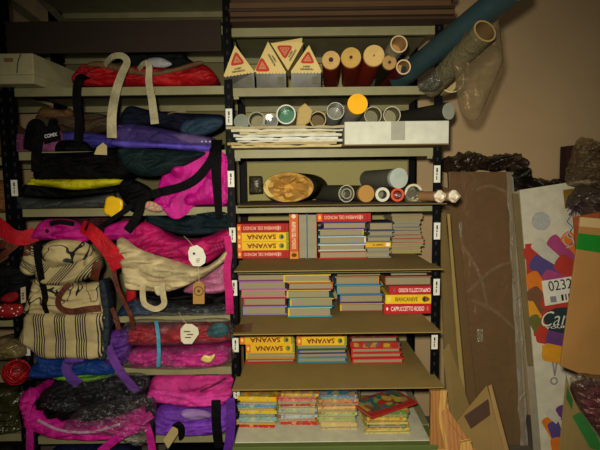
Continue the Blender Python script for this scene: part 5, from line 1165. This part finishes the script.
# blue picture on the carton's side
side_n = (q[3]-q[0]).cross(o).normalized(); side_n = side_n if side_n.x < 0 else -side_n
mb = MB(); cc = q[0].lerp(q[3], 0.545)+o*.5+side_n*.001
mb.disc(cc, .03, side_n, 0, 18, .075, Vector((0, 1, 0))); mb.disc(cc+side_n*.0004+Vector((0, 0, -.02)), .022, side_n, 1, 14, .045, Vector((0, 1, 0)))
mb.build('side_picture', [M('paper', 'a8823c'), M('paper', '3e6a8c')], t)
MB().disc(Ppl(541, 221, q[0]+n*.003, n), 9.3*2.55/450, n, 0, 26).build('round_sticker', M('glitter', 'b8b8b4'), t)
MB().poly([Ppl(x, y, q[0]+n*.002, n) for x, y in ((563, 190), (577, 188), (577.5, 206), (565, 209))]).build('tape_piece', M('plastic', '8c6c2c', .4), t)
t2 = thing('white_twine', 'curl of white and blue twine hanging on the crayon carton beside the cardboard flap', 'twine', Ppl(570, 240, q[0]+n*.01, n))
pts = [Ppl(x, y, q[0]+n*(.012+.004*math.sin(i)), n) for i, (x, y) in enumerate(((568, 208), (571, 214), (566, 222), (571, 228), (567, 236), (573, 240), (568, 246), (563, 240), (569, 233), (574, 244), (566, 248)))]
MB().tube(catmull(pts, 6), .0025, 0, 7).build('strand', M('paper', 'd0d0cc'), t2)
pts = [p+Vector((.006, -.003, .004)) for p in pts[:7]]; MB().tube(catmull(pts, 6), .0022, 0, 7).build('strand', M('paper', '5a6a9c'), t2)
# dark red carton and clear film, purple tinsel
q2 = [P(567, 146, 2.68), P(640, 138, 2.68), P(640, 172, 2.68), P(568, 172, 2.68)]
mb = MB(); lo = [Vector((p.x, p.y, 0)) for p in (q2[3], q2[2])]
mb.prism([q2[0], q2[1], lo[1], lo[0]], (0, .07, 0)); mb.build('dark_red_carton', M('card', '33100f'), bevel=.003, thing=('dark red carton top standing behind the crumpled film', 'box'))
t = thing('crumpled_film', 'crumpled shiny clear film heap at the top right over the crayon carton', 'plastic film', P(585, 200, 2.5))
soft([(566, 182), (568, 165), (574, 150), (578, 139), (588, 138), (594, 146), (598, 160), (600, 175), (618, 180), (616, 196), (590, 190), (576, 188)], 2.5, .06, .05, fold=.03, fs=(7, 18), R=.05, jag=.012, seed=131).build('film', M('film', 'c0b090', .28, haze=.2, base=.2, scale=34), t)
soft([(566, 206), (572, 192), (582, 184), (600, 188), (618, 190), (618, 228), (592, 222), (578, 212)], 2.46, .06, .05, fold=.03, fs=(7, 18), R=.05, jag=.012, seed=132).build('film', M('crinkle', '54463c', .12), t)
t = thing('purple_tinsel', 'tuft of purple grey tinsel above the orange flap edge', 'tinsel', P(578, 212, 2.42))
rnd = random.Random(3); mb = MB(); c0 = P(577, 206, 2.42)
for k in range(60):
    d = Vector((rnd.gauss(0, 1), rnd.gauss(-.5, .6), rnd.gauss(-.2, .8))).normalized(); L = rnd.uniform(.03, .065)
    mb.tube([c0, c0+d*L*.6+Vector((0, 0, .004)), c0+d*L], .0013, 0, 4)
mb.build('tinsel_strands', M('metal', '5c4260', .3, metallic=.5), t); t['kind'] = 'thing'
oc = [P(573, 217, 2.34), P(600, 212, 2.34)]; MB().prism([oc[0], oc[1], Vector((oc[1].x, 2.34, 0)), Vector((oc[0].x+.16, 2.34, 0))], (0, .004, 0)).build('orange_card', M('paper', 'a8562c'), thing=('orange red card edge behind the green-taped cardboard', 'card'))
# green-taped cardboard carton in front
Yf_ = 1.78
a = [P(579.5, 226, Yf_), P(640, 231, Yf_), P(640, 398, Yf_-.06), P(560.5, 366, Yf_-.06)]
t = thing('taped_carton', 'large plain cardboard carton flap with a green tape band, at the right edge', 'box', P(590, 380, Yf_))
MB().prism(a, (0, .008, 0)).build('panel', M('card', '8f6a38'), t, bevel=.002)
nn_ = (a[1]-a[0]).cross(a[3]-a[0]).normalized(); nn_ = -nn_ if nn_.y > 0 else nn_
fl = lambda pts, e=.0012: [Ppl(x, y, a[0]+nn_*e, nn_) for x, y in pts]
MB().poly(fl([(578, 233), (640, 240), (640, 259), (576, 249)])).build('green_tape', M('plastic', '1f7426', .4), t)
b = [P(580.5, 217, Yf_+.004), P(640, 222, Yf_+.004), P(640, 231.5, Yf_), P(579.5, 226.5, Yf_)]
MB().prism(b, (0, .008, 0)).build('folded_rim', M('card', 'a89066'), t)
# lower carton with green patches, holding a film bag of dark red cloth
Yl = 1.66
def curve_panel():
    L = [(566, 372), (570, 392), (578, 412), (590, 436), (604, 462)]; w = 22
    mb = MB(); A = [P(x, y, Yl+.02*i) for i, (x, y) in enumerate(L)]; Bp = [P(x, y, Yl+.02*i) for i, (x, y) in enumerate(((556, 470), (560, 480), (570, 490), (585, 500), (604, 510)))]
    pts = A+Bp[::-1]; return mb.prism(pts, (0, .006, 0)), pts
t = thing('open_carton', 'open cardboard carton with green printed patches at the lower right corner', 'box', P(580, 500, Yl))
mb = MB(); top = [(566, 374), (569, 388), (575, 402), (584, 418), (594, 432), (608, 448)]
A = [P(x, y, Yl) for x, y in top]; A2 = [Vector((p.x-.075*(1-.5*i/5), p.y+.10, .0)) for i, p in enumerate(A)]
k = len(A)
W = [p+Vector((-.03+.0*i, .05, -.02)) for i, p in enumerate(A)]
front = [Vector((p.x-.05, p.y-.02, 0)) for p in A]
mb.add(A+front+[p+Vector((.004, .006, 0)) for p in A]+[p+Vector((.004, .006, 0)) for p in front], [(i, i+1, k+i+1, k+i) for i in range(k-1)]+[(2*k+i, 2*k+i+1, 3*k+i+1, 3*k+i) for i in range(k-1)]+[(i, i+1, 2*k+i+1, 2*k+i) for i in range(k-1)]+[(0, k, 3*k, 2*k), (k-1, 2*k-1, 4*k-1, 3*k-1)])
mb.build('wall_panel', M('card', '7d6a40'), t)
def gp(pts): 
    out = []
    for x, y in pts:
        d = ray(x, y); n_ = (front[2]-A[2]).cross(A[3]-A[2]).normalized(); out.append(Ppl(x, y, A[2]+Vector((0, -.006, 0)), n_))
    return out
MB().poly(gp([(567, 386), (573, 400), (572, 410), (566, 398)])).build('green_patch', M('paper', '2a5a28'), t)
MB().poly(gp([(572, 416), (580, 412), (596, 434), (604, 452), (590, 448)])).build('green_patch', M('paper', '2a6a2c'), t)
t = thing('wrapped_red_cloth', 'clear film bag of dark wine red cloth inside the open carton, lower right', 'bag', P(595, 440, 1.72))
soft([(578, 400), (584, 388), (600, 384), (622, 392), (624, 440), (612, 448), (598, 432), (586, 416)], 1.74, .03, .1, fold=.012, R=.04, seed=141).build('cloth', FA('5c0c24', .4), t)
soft([(570, 380), (576, 374), (590, 374), (624, 384), (626, 440), (610, 448), (592, 426), (580, 408)], 1.70, .02, .02, fold=.012, R=.04, seed=142).build('plastic_bag', M('film', 'b0a094', .28, haze=.2, base=.12, scale=22), t)

# ------------------------------------------------------------------ light
def light(kind, name, loc, target, energy, color, **k):
    l = bpy.data.lights.new(name, kind); l.energy = energy; l.color = color
    for a, v in k.items(): setattr(l, a, v)
    o = bpy.data.objects.new(name, l); COL.objects.link(o); o.location = loc
    o.rotation_euler = (Vector(target)-Vector(loc)).to_track_quat('-Z', 'Y').to_euler(); return o
light('SPOT', 'flash_lamp', (-.06, -.04, 1.60), (.16, 2.3, .86), 200, (1, .945, .76), spot_size=math.radians(108), spot_blend=1.0, shadow_soft_size=.035)
light('AREA', 'ceiling_light', (.9, .4, 3.0), (.7, 2.0, 1.0), 6, (1, .94, .76), shape='RECTANGLE', size=.6, size_y=.6)
w = bpy.data.worlds.new('world'); SC.world = w; w.use_nodes = True
w.node_tree.nodes['Background'].inputs[0].default_value = (1, .9, .7, 1); w.node_tree.nodes['Background'].inputs[1].default_value = .012
SC.view_settings.view_transform = 'Standard'; SC.view_settings.look = 'None'; SC.view_settings.exposure = .25; SC.view_settings.gamma = .88
